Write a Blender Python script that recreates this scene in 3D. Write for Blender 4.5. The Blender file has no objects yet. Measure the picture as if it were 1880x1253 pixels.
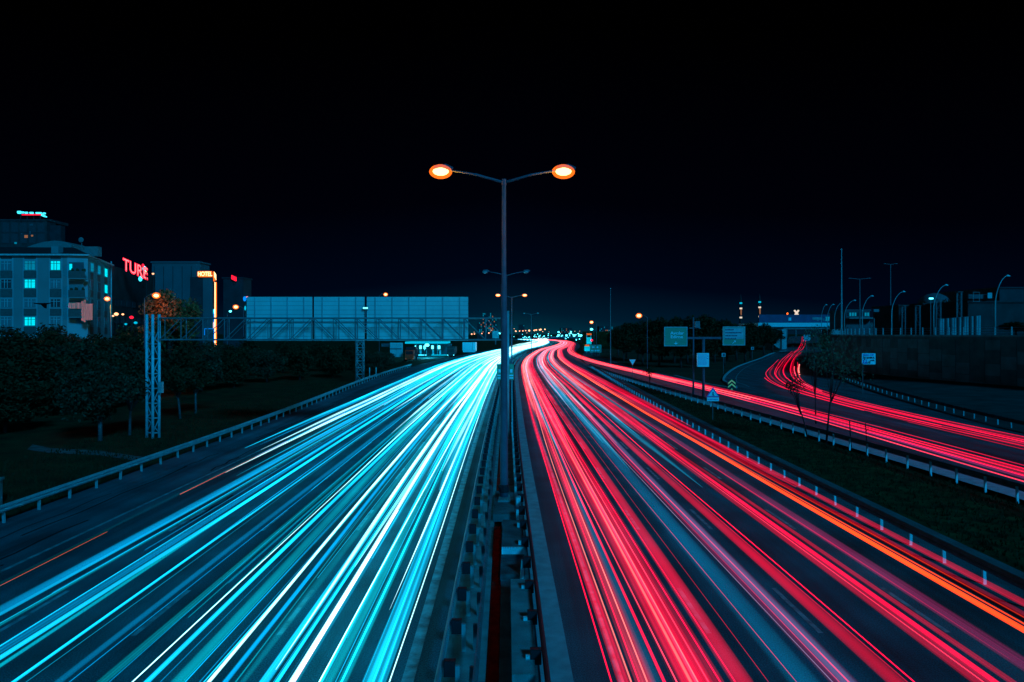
import bpy, bmesh, math, random
import numpy as np
from mathutils import Vector
R = math.radians
sc = bpy.context.scene
COL = sc.collection
rnd = random.Random(7)

# ------------------------------------------------------------------ camera, sky, light, exposure
F, H0, VH = 1253.3, 7.5, 612.0            # focal length in photo pixels, eye height, horizon row
cam_d = bpy.data.cameras.new("camera"); cam = bpy.data.objects.new("camera", cam_d); COL.objects.link(cam)
cam_d.sensor_width = 36.0; cam_d.lens = 24.0; cam_d.clip_start = 0.1; cam_d.clip_end = 6000
cam_d.shift_y = -(626.5 - VH) / 1880.0
cam.location = (0, 0, H0); cam.rotation_euler = (R(90), 0, 0)
sc.camera = cam

W = bpy.data.worlds.new("World"); sc.world = W; W.use_nodes = True
wn = W.node_tree; bg = wn.nodes["Background"]
tc = wn.nodes.new("ShaderNodeTexCoord"); sp = wn.nodes.new("ShaderNodeSeparateXYZ"); cr = wn.nodes.new("ShaderNodeValToRGB")
wn.links.new(tc.outputs["Generated"], sp.inputs[0]); ab = wn.nodes.new("ShaderNodeMath"); ab.operation = 'ABSOLUTE'; wn.links.new(sp.outputs["X"], ab.inputs[0])
ml = wn.nodes.new("ShaderNodeMath"); ml.operation = 'MULTIPLY_ADD'; wn.links.new(ab.outputs[0], ml.inputs[0]); ml.inputs[1].default_value = .11; wn.links.new(sp.outputs["Z"], ml.inputs[2]); wn.links.new(ml.outputs[0], cr.inputs[0]); wn.links.new(cr.outputs[0], bg.inputs[0])
e = cr.color_ramp.elements
e[0].position = 0.0; e[0].color = (0.0, 0.04, 0.07, 1)
e[1].position = 0.42; e[1].color = (0.00005, 0.00005, 0.0001, 1)
for p_, c_ in ((0.014, (0, .022, .043)), (0.035, (0, .010, .025)), (0.09, (0, .0016, .0075)), (0.2, (.0001, .0003, .0022))):
    q = e.new(p_); q.color = (*c_, 1)
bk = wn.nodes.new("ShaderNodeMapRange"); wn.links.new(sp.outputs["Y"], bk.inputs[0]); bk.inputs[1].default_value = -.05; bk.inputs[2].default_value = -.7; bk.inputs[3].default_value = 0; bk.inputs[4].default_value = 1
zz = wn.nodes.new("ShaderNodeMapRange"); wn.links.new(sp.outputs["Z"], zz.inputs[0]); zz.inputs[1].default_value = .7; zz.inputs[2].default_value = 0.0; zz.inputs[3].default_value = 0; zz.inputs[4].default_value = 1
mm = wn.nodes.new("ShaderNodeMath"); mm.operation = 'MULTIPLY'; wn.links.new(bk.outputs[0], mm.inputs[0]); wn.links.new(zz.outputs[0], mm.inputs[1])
mx = wn.nodes.new("ShaderNodeMixRGB"); wn.links.new(mm.outputs[0], mx.inputs[0]); wn.links.new(cr.outputs[0], mx.inputs[1]); mx.inputs[2].default_value = (0, .11, .2, 1)      # added fill: sky brightened behind the camera to light upright faces
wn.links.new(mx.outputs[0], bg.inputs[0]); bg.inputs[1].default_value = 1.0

sun_d = bpy.data.lights.new("fill_sun", 'SUN'); sun = bpy.data.objects.new("fill_sun", sun_d); COL.objects.link(sun)  # added blue fill from behind the camera, lighting faces turned this way
sun_d.energy = 1.75; sun_d.angle = R(8); sun_d.color = (0.0, 0.5, 1.0)
sun.rotation_euler = (R(62), 0, R(30))
sc.view_settings.view_transform = 'Standard'; sc.view_settings.look = 'None'
sc.view_settings.exposure = 0.0; sc.view_settings.gamma = 1.0; sc.view_settings.use_curve_mapping = False
sc.cycles.transparent_max_bounces = 96; sc.cycles.max_bounces = 5
sc.cycles.use_denoising = True; sc.cycles.sample_clamp_indirect = 4.0

# ------------------------------------------------------------------ pixel measurements -> world
def G(px, py, z=0.0):
    Y = F * (H0 - z) / (py - VH); return ((px - 940) / F * Y, Y)
def at(px, py, Y):
    return ((px - 940) / F * Y, Y, H0 + (VH - py) / F * Y)
def curve_fn(pts, sg=9.0, lo=-60, hi=1100):
    g = np.arange(lo - 60, hi + 60, 2.0); xs = [p[0] for p in pts]; ys = [p[1] for p in pts]
    v = np.interp(g, xs, ys)
    v = np.where(g < xs[0], ys[0] + (g - xs[0]) * (ys[1] - ys[0]) / (xs[1] - xs[0]), v)
    n = int(3 * sg / 2); k = np.exp(-0.5 * (np.arange(-n, n + 1) * 2 / sg) ** 2); k /= k.sum()
    v = np.convolve(np.pad(v, n, mode='edge'), k, mode='valid')
    return lambda y: float(np.interp(y, g, v))
K = curve_fn([(-60, 1.5), (0, 1.42), (15, 1.38), (26, 1.2), (50, 1.02), (100, 1.0), (140, 1.15), (170, 1.9), (200, 3.3), (268, 8.0), (303, 11.7), (346, 17.5),
              (400, 23.5), (451, 28.5), (520, 34), (580, 36.5), (640, 36), (700, 30), (760, 20), (850, 0), (1000, -40)])
RAMP = curve_fn([(-60, 23.3), (0, 23.9), (32, 24.8), (46, 24.8), (62, 25.2), (90, 24.0), (125, 21.9), (152, 20.0), (180, 19.3), (220, 19.8), (268, 22.6),
                 (346, 30), (400, 35.5), (451, 40.5), (520, 45.5), (580, 47.0), (640, 46), (700, 40)])
LOOP = curve_fn([(-60, 31.3), (0, 31.5), (40, 31.8), (60, 32.2), (75, 33.6), (90, 36.6), (108, 42.3), (125, 49), (160, 64), (198, 80.5), (258, 107.5), (320, 136), (420, 180)], 7)
def off(fn, Y, o):
    d = (fn(Y + 1.5) - fn(Y - 1.5)) / 3.0; n = math.hypot(1, d)
    return (fn(Y) + o / n, Y - o * d / n)
def ysamp(y0, y1):
    ys = [y0]
    while ys[-1] < y1: ys.append(min(y1, ys[-1] + max(2.0, min(12.0, ys[-1] * 0.045))))
    return ys

# ------------------------------------------------------------------ materials
def mat(name, col, rough=0.7, metal=0.0, var=0.25, keep=False, *, scale=3.0, bump=0.0, bscale=None, emit=None, estr=1.0, streak=None):
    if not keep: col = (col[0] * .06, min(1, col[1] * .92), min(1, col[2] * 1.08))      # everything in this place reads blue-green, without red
    m = bpy.data.materials.new(name); m.use_nodes = True; n = m.node_tree; b = n.nodes["Principled BSDF"]
    b.inputs["Specular IOR Level"].default_value = .12 if rough > .72 else .35
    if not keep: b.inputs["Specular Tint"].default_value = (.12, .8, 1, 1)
    b.inputs["Roughness"].default_value = rough; b.inputs["Metallic"].default_value = metal
    if emit is not None:
        b.inputs["Emission Color"].default_value = (*emit, 1); b.inputs["Emission Strength"].default_value = estr
    t = n.nodes.new("ShaderNodeTexCoord"); nz = n.nodes.new("ShaderNodeTexNoise"); nz.inputs["Scale"].default_value = scale; nz.inputs["Detail"].default_value = 6
    if streak:
        mp = n.nodes.new("ShaderNodeMapping"); mp.inputs["Scale"].default_value = streak
        n.links.new(t.outputs["Object"], mp.inputs[0]); n.links.new(mp.outputs[0], nz.inputs["Vector"])
    else: n.links.new(t.outputs["Object"], nz.inputs["Vector"])
    r = n.nodes.new("ShaderNodeValToRGB"); el = r.color_ramp.elements
    el[0].position = 0.3; el[1].position = 0.72
    el[0].color = (*[c * (1 - var) for c in col], 1); el[1].color = (*[min(1, c * (1 + var)) for c in col], 1)
    n.links.new(nz.outputs["Fac"], r.inputs[0]); n.links.new(r.outputs[0], b.inputs["Base Color"])
    if bump:
        n2 = n.nodes.new("ShaderNodeTexNoise"); n2.inputs["Scale"].default_value = bscale or scale * 8; n2.inputs["Detail"].default_value = 4
        n.links.new(t.outputs["Object"], n2.inputs["Vector"])
        bp = n.nodes.new("ShaderNodeBump"); bp.inputs["Strength"].default_value = bump; bp.inputs["Distance"].default_value = 0.05
        n.links.new(n2.outputs["Fac"], bp.inputs["Height"]); n.links.new(bp.outputs[0], b.inputs["Normal"])
    return m
def emat(name, col, s):
    m = bpy.data.materials.new(name); m.use_nodes = True; n = m.node_tree; n.nodes.clear()
    o = n.nodes.new("ShaderNodeOutputMaterial"); em = n.nodes.new("ShaderNodeEmission")
    em.inputs[0].default_value = (*col, 1); em.inputs[1].default_value = s; n.links.new(em.outputs[0], o.inputs[0]); return m
M = {}
def asphalt(name, base):
    m = mat(name, base, rough=0.55, var=0.35, scale=0.35, bump=0.35, bscale=22); n = m.node_tree; b = n.nodes["Principled BSDF"]; b.inputs["Specular Tint"].default_value = (.05, .75, 1, 1); b.inputs["Specular IOR Level"].default_value = .12
    t = n.nodes.new("ShaderNodeTexCoord"); mp = n.nodes.new("ShaderNodeMapping"); mp.inputs["Scale"].default_value = (1.1, 0.03, 1)
    nz = n.nodes.new("ShaderNodeTexNoise"); nz.inputs["Scale"].default_value = 1.0; nz.inputs["Detail"].default_value = 5
    n.links.new(t.outputs["Object"], mp.inputs[0]); n.links.new(mp.outputs[0], nz.inputs["Vector"])
    fine = n.nodes.new("ShaderNodeTexNoise"); fine.inputs["Scale"].default_value = 30; fine.inputs["Detail"].default_value = 3
    n.links.new(t.outputs["Object"], fine.inputs["Vector"])
    mr = n.nodes.new("ShaderNodeMapRange"); mr.inputs[1].default_value = .3; mr.inputs[2].default_value = .7; mr.inputs[3].default_value = .5; mr.inputs[4].default_value = 1.9
    n.links.new(nz.outputs["Fac"], mr.inputs[0])
    fr = n.nodes.new("ShaderNodeMapRange"); fr.inputs[1].default_value = .35; fr.inputs[2].default_value = .75; fr.inputs[3].default_value = .6; fr.inputs[4].default_value = 1.9
    n.links.new(fine.outputs["Fac"], fr.inputs[0])
    mu = n.nodes.new("ShaderNodeMath"); mu.operation = 'MULTIPLY'; n.links.new(mr.outputs[0], mu.inputs[0]); n.links.new(fr.outputs[0], mu.inputs[1])
    src = b.inputs["Base Color"].links[0].from_socket
    vm = n.nodes.new("ShaderNodeVectorMath"); vm.operation = 'SCALE'; n.links.new(src, vm.inputs[0]); n.links.new(mu.outputs[0], vm.inputs["Scale"])
    n.links.new(vm.outputs[0], b.inputs["Base Color"])
    rr = n.nodes.new("ShaderNodeMapRange"); rr.inputs[3].default_value = .6; rr.inputs[4].default_value = .9; n.links.new(nz.outputs["Fac"], rr.inputs[0])
    n.links.new(rr.outputs[0], b.inputs["Roughness"]); return m
M['asphalt'] = asphalt("asphalt", (0.0, 0.082, 0.092))
M['asphalt_old'] = asphalt("asphalt_old", (0.0, 0.07, 0.075))
M['earth'] = mat("earth_grass", (0.016, 0.03, 0.009), 0.95, var=.6, scale=.5, bump=.6, bscale=9)
M['verge'] = mat("verge_grass", (0.026, 0.048, 0.014), 0.95, var=.75, scale=1.2, bump=.9, bscale=14)
M['lawn'] = mat("lawn", (0.03, 0.04, 0.02), 0.95, var=.5, scale=.08, bump=.4, bscale=10)
M['shoulder'] = mat("worn_shoulder", (0.12, 0.13, 0.13), 0.9, var=.4, scale=.7, bump=.4, bscale=18)
M['bank'] = mat("bank_stone", (0.045, 0.055, 0.05), 0.95, var=.4, scale=.4, bump=.4, bscale=10)
M['conc'] = mat("concrete", (0.27, 0.28, 0.27), 0.85, var=.35, scale=1.6, bump=.3, bscale=30)
M['conc_l'] = mat("pale_concrete", (0.36, 0.4, 0.4), 0.8, var=.25, scale=2.3, bump=.25, bscale=35)
M['conc_d'] = mat("dark_concrete", (0.11, 0.12, 0.12), 0.9, var=.5, scale=1.5, bump=.3, bscale=20)
M['wallpanel'] = mat("retaining_panels", (0.12, 0.14, 0.13), 0.9, var=.3, scale=.6)
M['wallpanel2'] = mat("retaining_panels_pale", (0.2, 0.22, 0.21), 0.9, var=.3, scale=.6)
M['joint'] = mat("joint", (0.015, 0.015, 0.015), 0.9)
M['paint'] = mat("road_paint", (0.3, 0.3, 0.3), 0.7, var=.6, scale=2.5, bump=.5, bscale=12)
M['galv'] = mat("galvanised_steel", (0.42, 0.43, 0.44), 0.5, .25, var=.2, scale=2)
M['galv_d'] = mat("weathered_steel", (0.17, 0.17, 0.18), 0.6, .2, var=.3, scale=3)
M['black'] = mat("black_steel", (0.018, 0.018, 0.02), 0.6)
M['gap'] = mat("rusty_gap", (0.1, 0.012, 0.006), 0.9, var=.4, keep=True)
M['post'] = mat("post_white", (0.75, 0.76, 0.76), 0.5, var=.15)
M['pole'] = mat("pole_steel", (0.2, 0.1, 0.13), 0.7, .0, .25, scale=1.5)
M['lattice'] = mat("lattice_paint", (0.55, 0.56, 0.6), 0.5, var=.2)
M['truss'] = mat("truss_paint", (0.16, 0.17, 0.18), 0.55, var=.2)
M['panel'] = mat("sign_back", (0.5, 0.58, 0.56), 0.5, var=.08, scale=.8)
M['panel2'] = mat("sign_back_ridge", (0.33, 0.35, 0.35), 0.5, var=.1)
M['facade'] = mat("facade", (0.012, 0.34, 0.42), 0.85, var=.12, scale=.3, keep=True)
M['lamplit_curtain'] = mat("lamplit_curtain", (0.7, 0.4, 0.3), 0.9, var=.3, streak=(3, 3, .2), keep=True)
M['facade_r'] = mat("facade_band", (0.24, 0.25, 0.25), 0.85, var=.12, scale=.3)
M['spandrel'] = mat("spandrel", (0.085, 0.1, 0.095), 0.7, var=.15)
M['roof'] = mat("roof_tiles", (0.03, 0.028, 0.03), 0.8, var=.3)
M['roof_l'] = mat("roof_sheet", (0.18, 0.185, 0.18), 0.7, var=.15)
M['frame'] = mat("window_frame", (0.5, 0.5, 0.5), 0.5)
M['pane'] = mat("dark_glass", (0.05, 0.055, 0.06), 0.12)
M['pane_l'] = mat("curtained_glass", (0.2, 0.22, 0.23), 0.25, var=.2, streak=(9, 9, .4))
M['dark'] = mat("dark_facade", (0.035, 0.045, 0.045), 0.8, var=.3, scale=.4)
M['dark2'] = mat("darker_facade", (0.024, 0.03, 0.034), 0.7, var=.3, scale=.4)
M['greyblue'] = mat("grey_facade", (0.11, 0.115, 0.125), 0.8, var=.15, scale=.2)
M['bark'] = mat("bark", (0.05, 0.045, 0.04), 0.95, var=.4, scale=6, bump=.5)
M['lime'] = mat("limewashed_bark", (0.1, 0.1, 0.1), 0.95, var=.3, scale=5)
M['leaf'] = mat("leaves_dark", (0.012, 0.03, 0.011), 0.75, var=.55, scale=.9)
M['leaf2'] = mat("leaves_mid", (0.015, 0.036, 0.014), 0.7, var=.5, scale=.9)
M['leaf3'] = mat("leaves_young", (0.075, 0.1, 0.05), 0.6, var=.6, scale=2.5)
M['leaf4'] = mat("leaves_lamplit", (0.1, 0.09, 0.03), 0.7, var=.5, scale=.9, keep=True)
M['signgreen'] = mat("sign_green", (0.05, 0.33, 0.2), 0.45, var=.08)
M['signwhite'] = mat("sign_white", (0.88, 0.88, 0.9), 0.4, var=.04)
M['signblue'] = mat("sign_blue", (0.06, 0.2, 0.6), 0.4, var=.05)
M['signtext'] = mat("sign_dark", (0.03, 0.05, 0.1), 0.5)
M['yellow'] = emat("x", (0, 0, 0), 0); bpy.data.materials.remove(M['yellow'])
M['yellow'] = mat("chevron_yellow", (0.95, 0.9, 0.3), 0.4, var=.05, emit=None, keep=True)
M['redpaint'] = mat("truck_red", (0.35, 0.05, 0.02), 0.4, var=.2, keep=True)
M['whitepaint'] = mat("truck_white", (0.8, 0.8, 0.8), 0.35, var=.08)
M['rubber'] = mat("rubber", (0.02, 0.02, 0.02), 0.8)
M['corr'] = mat("corrugated_fence", (0.3, 0.33, 0.34), 0.5, var=.35, scale=.5)
M['banner'] = mat("blue_banner", (0.03, 0.07, 0.15), 0.6, var=.25, scale=.4)
M['bird'] = mat("feathers_black", (0.004, 0.004, 0.004), 0.9)
M['winlit'] = emat("window_cyan", (0.0, 0.82, 1.0), 1.0)
M['winlit2'] = emat("window_cyan_dim", (0.0, 0.32, 0.55), 0.6)
M['winwarm'] = emat("window_warm", (0.6, 0.25, 0.12), 0.45)
M['hps'] = emat("sodium_lamp", (1.0, 0.5, 0.17), 5.0)
M['hps2'] = emat("sodium_lamp_far", (1.0, 0.42, 0.2), 2.6)
M['hpsrim'] = emat("sodium_bowl", (1.0, 0.2, 0.015), 1.6)
M['cyl'] = emat("cyan_lamp", (0.1, 0.85, 1.0), 4.0)
M['cyl2'] = emat("cyan_lamp_soft", (0.0, 0.5, 0.75), 1.0)
M['neonred'] = emat("neon_red", (1.0, 0.01, 0.035), 2.2)
M['neonpink'] = emat("neon_pink", (1.0, 0.3, 0.33), 1.3)
M['neonor'] = emat("neon_orange", (1.0, 0.13, 0.012), 2.2)
M['neonwh'] = emat("neon_warm_white", (1.0, 0.6, 0.28), 3.0)
M['neoncy'] = emat("neon_cyan", (0.05, 0.75, 1.0), 1.8)
M['neonbl'] = emat("neon_blue", (0.0, 0.25, 1.0), 1.2)
M['orange_e'] = emat("orange_panel", (0.9, 0.17, 0.03), 0.7)
M['mini_w'] = emat("minaret_light", (0.9, 0.75, 0.6), 1.0)

# ------------------------------------------------------------------ mesh builder
class MB:
    def __init__(s): s.v = []; s.f = []; s.uv = None
    def quad(s, a, b, c, d):
        n = len(s.v); s.v += [tuple(a), tuple(b), tuple(c), tuple(d)]; s.f.append((n, n + 1, n + 2, n + 3)); return s
    def box(s, x0, x1, y0, y1, z0, z1):
        n = len(s.v); s.v += [(x0, y0, z0), (x1, y0, z0), (x1, y1, z0), (x0, y1, z0), (x0, y0, z1), (x1, y0, z1), (x1, y1, z1), (x0, y1, z1)]
        s.f += [tuple(n + i for i in q) for q in ((3, 2, 1, 0), (4, 5, 6, 7), (0, 1, 5, 4), (1, 2, 6, 5), (2, 3, 7, 6), (3, 0, 4, 7))]; return s
    def prism(s, poly, z0, z1):
        n = len(s.v); k = len(poly)
        s.v += [(p[0], p[1], z0) for p in poly] + [(p[0], p[1], z1) for p in poly]
        s.f += [tuple(range(n + k - 1, n - 1, -1)), tuple(range(n + k, n + 2 * k))] + [(n + i, n + (i + 1) % k, n + k + (i + 1) % k, n + k + i) for i in range(k)]; return s
    def tube(s, pts, r, seg=8, cap=True):
        pts = [Vector(p) for p in pts]; rs = r if isinstance(r, (list, tuple)) else [r] * len(pts); n0 = len(s.v)
        up = Vector((0, 0, 1)); prev = None
        for i, p in enumerate(pts):
            d = (pts[min(i + 1, len(pts) - 1)] - pts[max(i - 1, 0)]).normalized()
            a = prev if prev is not None else (up if abs(d.z) < 0.9 else Vector((1, 0, 0)))
            x = d.cross(a); x = x.normalized() if x.length > 1e-5 else Vector((1, 0, 0)); y = x.cross(d).normalized(); prev = y
            for k in range(seg):
                t = 2 * math.pi * k / seg; s.v.append(tuple(p + (x * math.cos(t) + y * math.sin(t)) * rs[i]))
        for i in range(len(pts) - 1):
            for k in range(seg):
                a = n0 + i * seg + k; b = n0 + i * seg + (k + 1) % seg; s.f.append((a, b, b + seg, a + seg))
        if cap: s.f += [tuple(n0 + k for k in range(seg - 1, -1, -1)), tuple(n0 + (len(pts) - 1) * seg + k for k in range(seg))]
        return s
    def bar(s, a, b, w, h=None):      # rectangular bar between two points
        return s.tube([a, b], (h or w) * 0.707, 4)
    def sweep(s, path, prof, closed=True, uvw=None):     # path (x,y,z); prof (right, up)
        n0 = len(s.v); k = len(prof); L = 0.0
        for i, p in enumerate(path):
            a = path[max(i - 1, 0)]; b = path[min(i + 1, len(path) - 1)]
            dx, dy = b[0] - a[0], b[1] - a[1]; n = math.hypot(dx, dy) or 1; rx, ry = dy / n, -dx / n
            for (u, v) in prof: s.v.append((p[0] + rx * u, p[1] + ry * u, p[2] + v))
        for i in range(len(path) - 1):
            for j in range(k if closed else k - 1):
                a = n0 + i * k + j; b = n0 + i * k + (j + 1) % k; s.f.append((a, b, b + k, a + k))
        if closed: s.f += [tuple(n0 + j for j in range(k - 1, -1, -1)), tuple(n0 + (len(path) - 1) * k + j for j in range(k))]
        return s
    def ball(s, c, rx, ry, rz, seg=10, rings=6):
        n0 = len(s.v); s.v.append((c[0], c[1], c[2] - rz))
        for i in range(1, rings):
            t = -math.pi / 2 + math.pi * i / rings
            for k in range(seg):
                p = 2 * math.pi * k / seg; s.v.append((c[0] + rx * math.cos(t) * math.cos(p), c[1] + ry * math.cos(t) * math.sin(p), c[2] + rz * math.sin(t)))
        s.v.append((c[0], c[1], c[2] + rz)); top = len(s.v) - 1
        for k in range(seg): s.f.append((n0, n0 + 1 + (k + 1) % seg, n0 + 1 + k)); b = n0 + 1 + (rings - 2) * seg; s.f.append((b + k, b + (k + 1) % seg, top))
        for i in range(rings - 2):
            for k in range(seg):
                a = n0 + 1 + i * seg + k; b = n0 + 1 + i * seg + (k + 1) % seg; s.f.append((a, b, b + seg, a + seg))
        return s
    def build(s, name, m, parent=None, smooth=False, loc=None):
        ox, oy, oz = tuple(parent['_o']) if parent is not None else (loc or (0, 0, 0))
        me = bpy.data.meshes.new(name); me.from_pydata([(x - ox, y - oy, z - oz) for x, y, z in s.v], [], s.f); me.validate()
        if smooth: me.polygons.foreach_set("use_smooth", [True] * len(me.polygons))
        me.materials.append(M[m] if isinstance(m, str) else m)
        o = bpy.data.objects.new(name, me); COL.objects.link(o); o['_o'] = (ox, oy, oz)
        if parent is not None: o.parent = parent
        else: o.location = (ox, oy, oz)
        return o
def tag(o, label, cat, group=None, kind=None):
    if label: o['label'] = label
    if cat: o['category'] = cat
    if group: o['group'] = group
    if kind: o['kind'] = kind
    return o
def thing(name, label, cat, loc=(0, 0, 0), group=None):
    o = bpy.data.objects.new(name, None); COL.objects.link(o); o.location = loc; o['_o'] = tuple(loc); return tag(o, label, cat, group)
def struct(o): o['kind'] = 'structure'; return o
def kids(o): return [c for c in bpy.data.objects if c.parent == o]
def dup(o, loc, label=None, group=None):
    tree = []
    for c in kids(o): tree.append((c, kids(c)))
    r = o.copy(); COL.objects.link(r); r.location = loc
    if label: r['label'] = label
    if group: r['group'] = group
    for c, gs in tree:
        d = c.copy(); COL.objects.link(d); d.parent = r
        for g in gs: h = g.copy(); COL.objects.link(h); h.parent = d
    return r
def textmb(body, size, bold=0.0, depth=0.02):
    cu = bpy.data.curves.new("t", 'FONT'); cu.body = body; cu.size = size; cu.align_x = 'CENTER'; cu.align_y = 'CENTER'; cu.extrude = depth; cu.offset = bold
    o = bpy.data.objects.new("t", cu); COL.objects.link(o); dg = bpy.context.evaluated_depsgraph_get(); me = bpy.data.meshes.new_from_object(o.evaluated_get(dg))
    vs = [tuple(v.co) for v in me.vertices]; fs = [tuple(p.vertices) for p in me.polygons]
    bpy.data.objects.remove(o); bpy.data.curves.remove(cu); bpy.data.meshes.remove(me); return vs, fs
def text(body, size, c, ang, name, m, parent, bold=0.0, sx=1.0, slope=0.0):     # upright text facing -Y turned by ang about Z
    vs, fs = textmb(body, size, bold); mb = MB(); ca, sa = math.cos(ang), math.sin(ang)
    mb.v = [(c[0] + (x * sx) * ca + z * sa, c[1] + (x * sx) * sa - z * ca, c[2] + y + x * slope) for x, y, z in vs]; mb.f = fs
    return mb.build(name, m, parent)

# ------------------------------------------------------------------ ground and roads
mb = MB(); mb.quad((-2500, -60, -.2), (2500, -60, -.2), (2500, 4500, -.2), (-2500, 4500, -.2)); g = mb.build("ground", 'earth'); struct(g)
def strip(name, fn, o0, o1, z, m, y0=-12, y1=980, th=0.0):
    mb = MB(); ys = ysamp(y0, y1); f0 = o0 if callable(o0) else (lambda y: o0); f1 = o1 if callable(o1) else (lambda y: o1)
    L = [off(fn, y, f0(y)) for y in ys]; Rr = [off(fn, y, f1(y)) for y in ys]
    for i in range(len(ys) - 1):
        mb.quad((*L[i], z), (*Rr[i], z), (*Rr[i + 1], z), (*L[i + 1], z))
        if th:
            mb.quad((*Rr[i], z), (*Rr[i], z - th), (*Rr[i + 1], z - th), (*Rr[i + 1], z)); mb.quad((*L[i], z - th), (*L[i], z), (*L[i + 1], z), (*L[i + 1], z - th))
    if th: mb.quad((*L[0], z - th), (*Rr[0], z - th), (*Rr[0], z), (*L[0], z))
    return struct(mb.build(name, m))
LG = curve_fn([(-60, -21.6), (20, -21.3), (50, -21.0), (75, -21.9), (103, -23.4), (157, -23.6), (250, -22), (600, -20)])   # left rail offset from K
RG = curve_fn([(-60, 12.7), (20, 12.7), (50, 13.1), (85, 14.0), (116, 15.0), (160, 16.2), (300, 17), (700, 15)])
strip("road_oncoming", K, lambda y: LG(y) - .4, -3.0, 0.0, 'asphalt')
strip("road_departing", K, -.03, lambda y: RG(y) - .15, 0.0, 'asphalt')
strip("roadside_strip", K, lambda y: RG(y) - .15, lambda y: RG(y) + 2.0, 0.004, 'shoulder', y1=150)
strip("verge_left", K, lambda y: LG(y) - 18, lambda y: LG(y) - .4, -.06, 'earth', y1=170)
strip("kerb", K, -.72, -.03, 0.11, 'conc_l', th=.3)
strip("median_slab", K, -1.62, -.72, 0.06, 'conc_d', th=.25)
strip("median_gap", K, -1.92, -1.62, -.12, 'gap')
strip("median_channel", K, -3.0, -1.92, 0.02, 'conc', th=.3)
# painted lines
strip("road_edge_line", K, -3.72, -3.45, 0.012, 'paint', y1=420)
strip("road_shoulder_line", K, lambda y: LG(y) + 3.85, lambda y: LG(y) + 4.0, 0.008, 'paint', y1=170)
strip("road_right_edge_line", K, .95, 1.08, 0.008, 'paint', y1=200)
def dashes(name, fn, o, y0=8, y1=260, ln=3.0, per=9.0, w=.13):
    mb = MB(); y = y0
    while y < y1:
        a, b, c, d = off(fn, y, o - w / 2), off(fn, y, o + w / 2), off(fn, y + ln, o + w / 2), off(fn, y + ln, o - w / 2)
        mb.quad((*a, .008), (*b, .008), (*c, .008), (*d, .008)); y += per
    return struct(mb.build(name, 'paint'))
for o_ in (-7.1, -10.7, -14.2): dashes("road_lane_marking", K, o_)
for o_ in (3.6, 6.4, 9.6): dashes("road_lane_marking", K, o_)
rr_ = random.Random(9)
for k in range(22):
    y = rr_.uniform(10, 75); o_ = rr_.uniform(-20, -14); w, l = rr_.uniform(.03, .06), rr_.uniform(3, 14); mb = MB()
    n = 8; pts = [off(K, y + l * i / n, o_ + .08 * math.sin(i * 1.7 + k)) for i in range(n + 1)]; mb.sweep([(x, y_, .005) for x, y_ in pts], [(-w, 0), (w, 0)], closed=False); struct(mb.build("road_crack", 'joint'))
# side road and loop as one asphalt sheet
lp = [(23.4, -12), (23.2, 29), (22.7, 37), (22.2, 45), (21.9, 52), (21.1, 63), (19.6, 84), (18.1, 110), (17.2, 140), (17.9, 165), (20.4, 200), (26, 250), (33, 300)]
rp = [(40, 330), (34, 280), (28.6, 218), (26.6, 149), (28.6, 120), (29.0, 98), (30, 93.5), (31.5, 99), (33.5, 108), (40.5, 128), (52, 156), (73.5, 202), (103, 266), (150, 345)]
rp2 = [(172, 335), (122, 250), (95, 207), (77.5, 172), (62.5, 138), (53.5, 113), (45.5, 85.5), (41.2, 67), (38, 50), (37, 30), (36.5, -12)]
poly = lp + rp + rp2
bm = bmesh.new(); vv = [bm.verts.new((x, y, -.004)) for x, y in poly]; fc = bm.faces.new(vv); bmesh.ops.triangulate(bm, faces=[fc], ngon_method='EAR_CLIP')
me = bpy.data.meshes.new("side_road"); bm.to_mesh(me); bm.free(); me.materials.append(M['asphalt_old']); o = bpy.data.objects.new("side_road", me); COL.objects.link(o); struct(o)
if me.polygons[0].normal.z < 0: me.flip_normals()
def polyline_strip(name, pts, w, z, m, th=0.0):
    mb = MB(); mb.sweep([(x, y, z) for x, y in pts], [(-w / 2, 0), (w / 2, 0)] if not th else [(-w / 2, -th), (w / 2, -th), (w / 2, 0), (-w / 2, 0)], closed=bool(th)); return struct(mb.build(name, m))
def smooth_pts(pts, n=6):
    out = []; P = [pts[0]] + list(pts) + [pts[-1]]
    for i in range(1, len(P) - 2):
        for k in range(n):
            t = k / n; out.append(tuple(0.5 * ((2 * P[i][j]) + (-P[i - 1][j] + P[i + 1][j]) * t + (2 * P[i - 1][j] - 5 * P[i][j] + 4 * P[i + 1][j] - P[i + 2][j]) * t * t + (-P[i - 1][j] + 3 * P[i][j] - 3 * P[i + 1][j] + P[i + 2][j]) * t ** 3) for j in range(len(pts[0]))))
    out.append(tuple(pts[-1])); return out
loop_edge = smooth_pts([(28.6, 120), (28.6, 101), (30.2, 93), (32, 99), (33.5, 108), (40.5, 128), (52, 156), (73.5, 202), (103, 266), (150, 345)])
polyline_strip("kerb", loop_edge, .35, .14, 'conc_l', th=.35)
polyline_strip("road_loop_line", [(x + 1.6, y - 1.2) for x, y in loop_edge[16:]], .16, .006, 'paint')
mb = MB(); ys = ysamp(6, 150); GLx = curve_fn([(-20, 23.1), (29, 22.9), (37, 22.4), (45, 21.9), (52, 21.5), (63, 20.8), (84, 19.3), (110, 17.8), (150, 16.9)], 5)
for i in range(len(ys) - 1):
    a, b = ys[i], ys[i + 1]; mb.quad((GLx(a) + .25, a, .003), (GLx(a) + 1.5, a, .003), (GLx(b) + 1.5, b, .003), (GLx(b) + .25, b, .003))
struct(mb.build("side_road_lit_shoulder", 'conc_l'))  # shoulder made pale to stand for light along the side road edge
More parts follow.
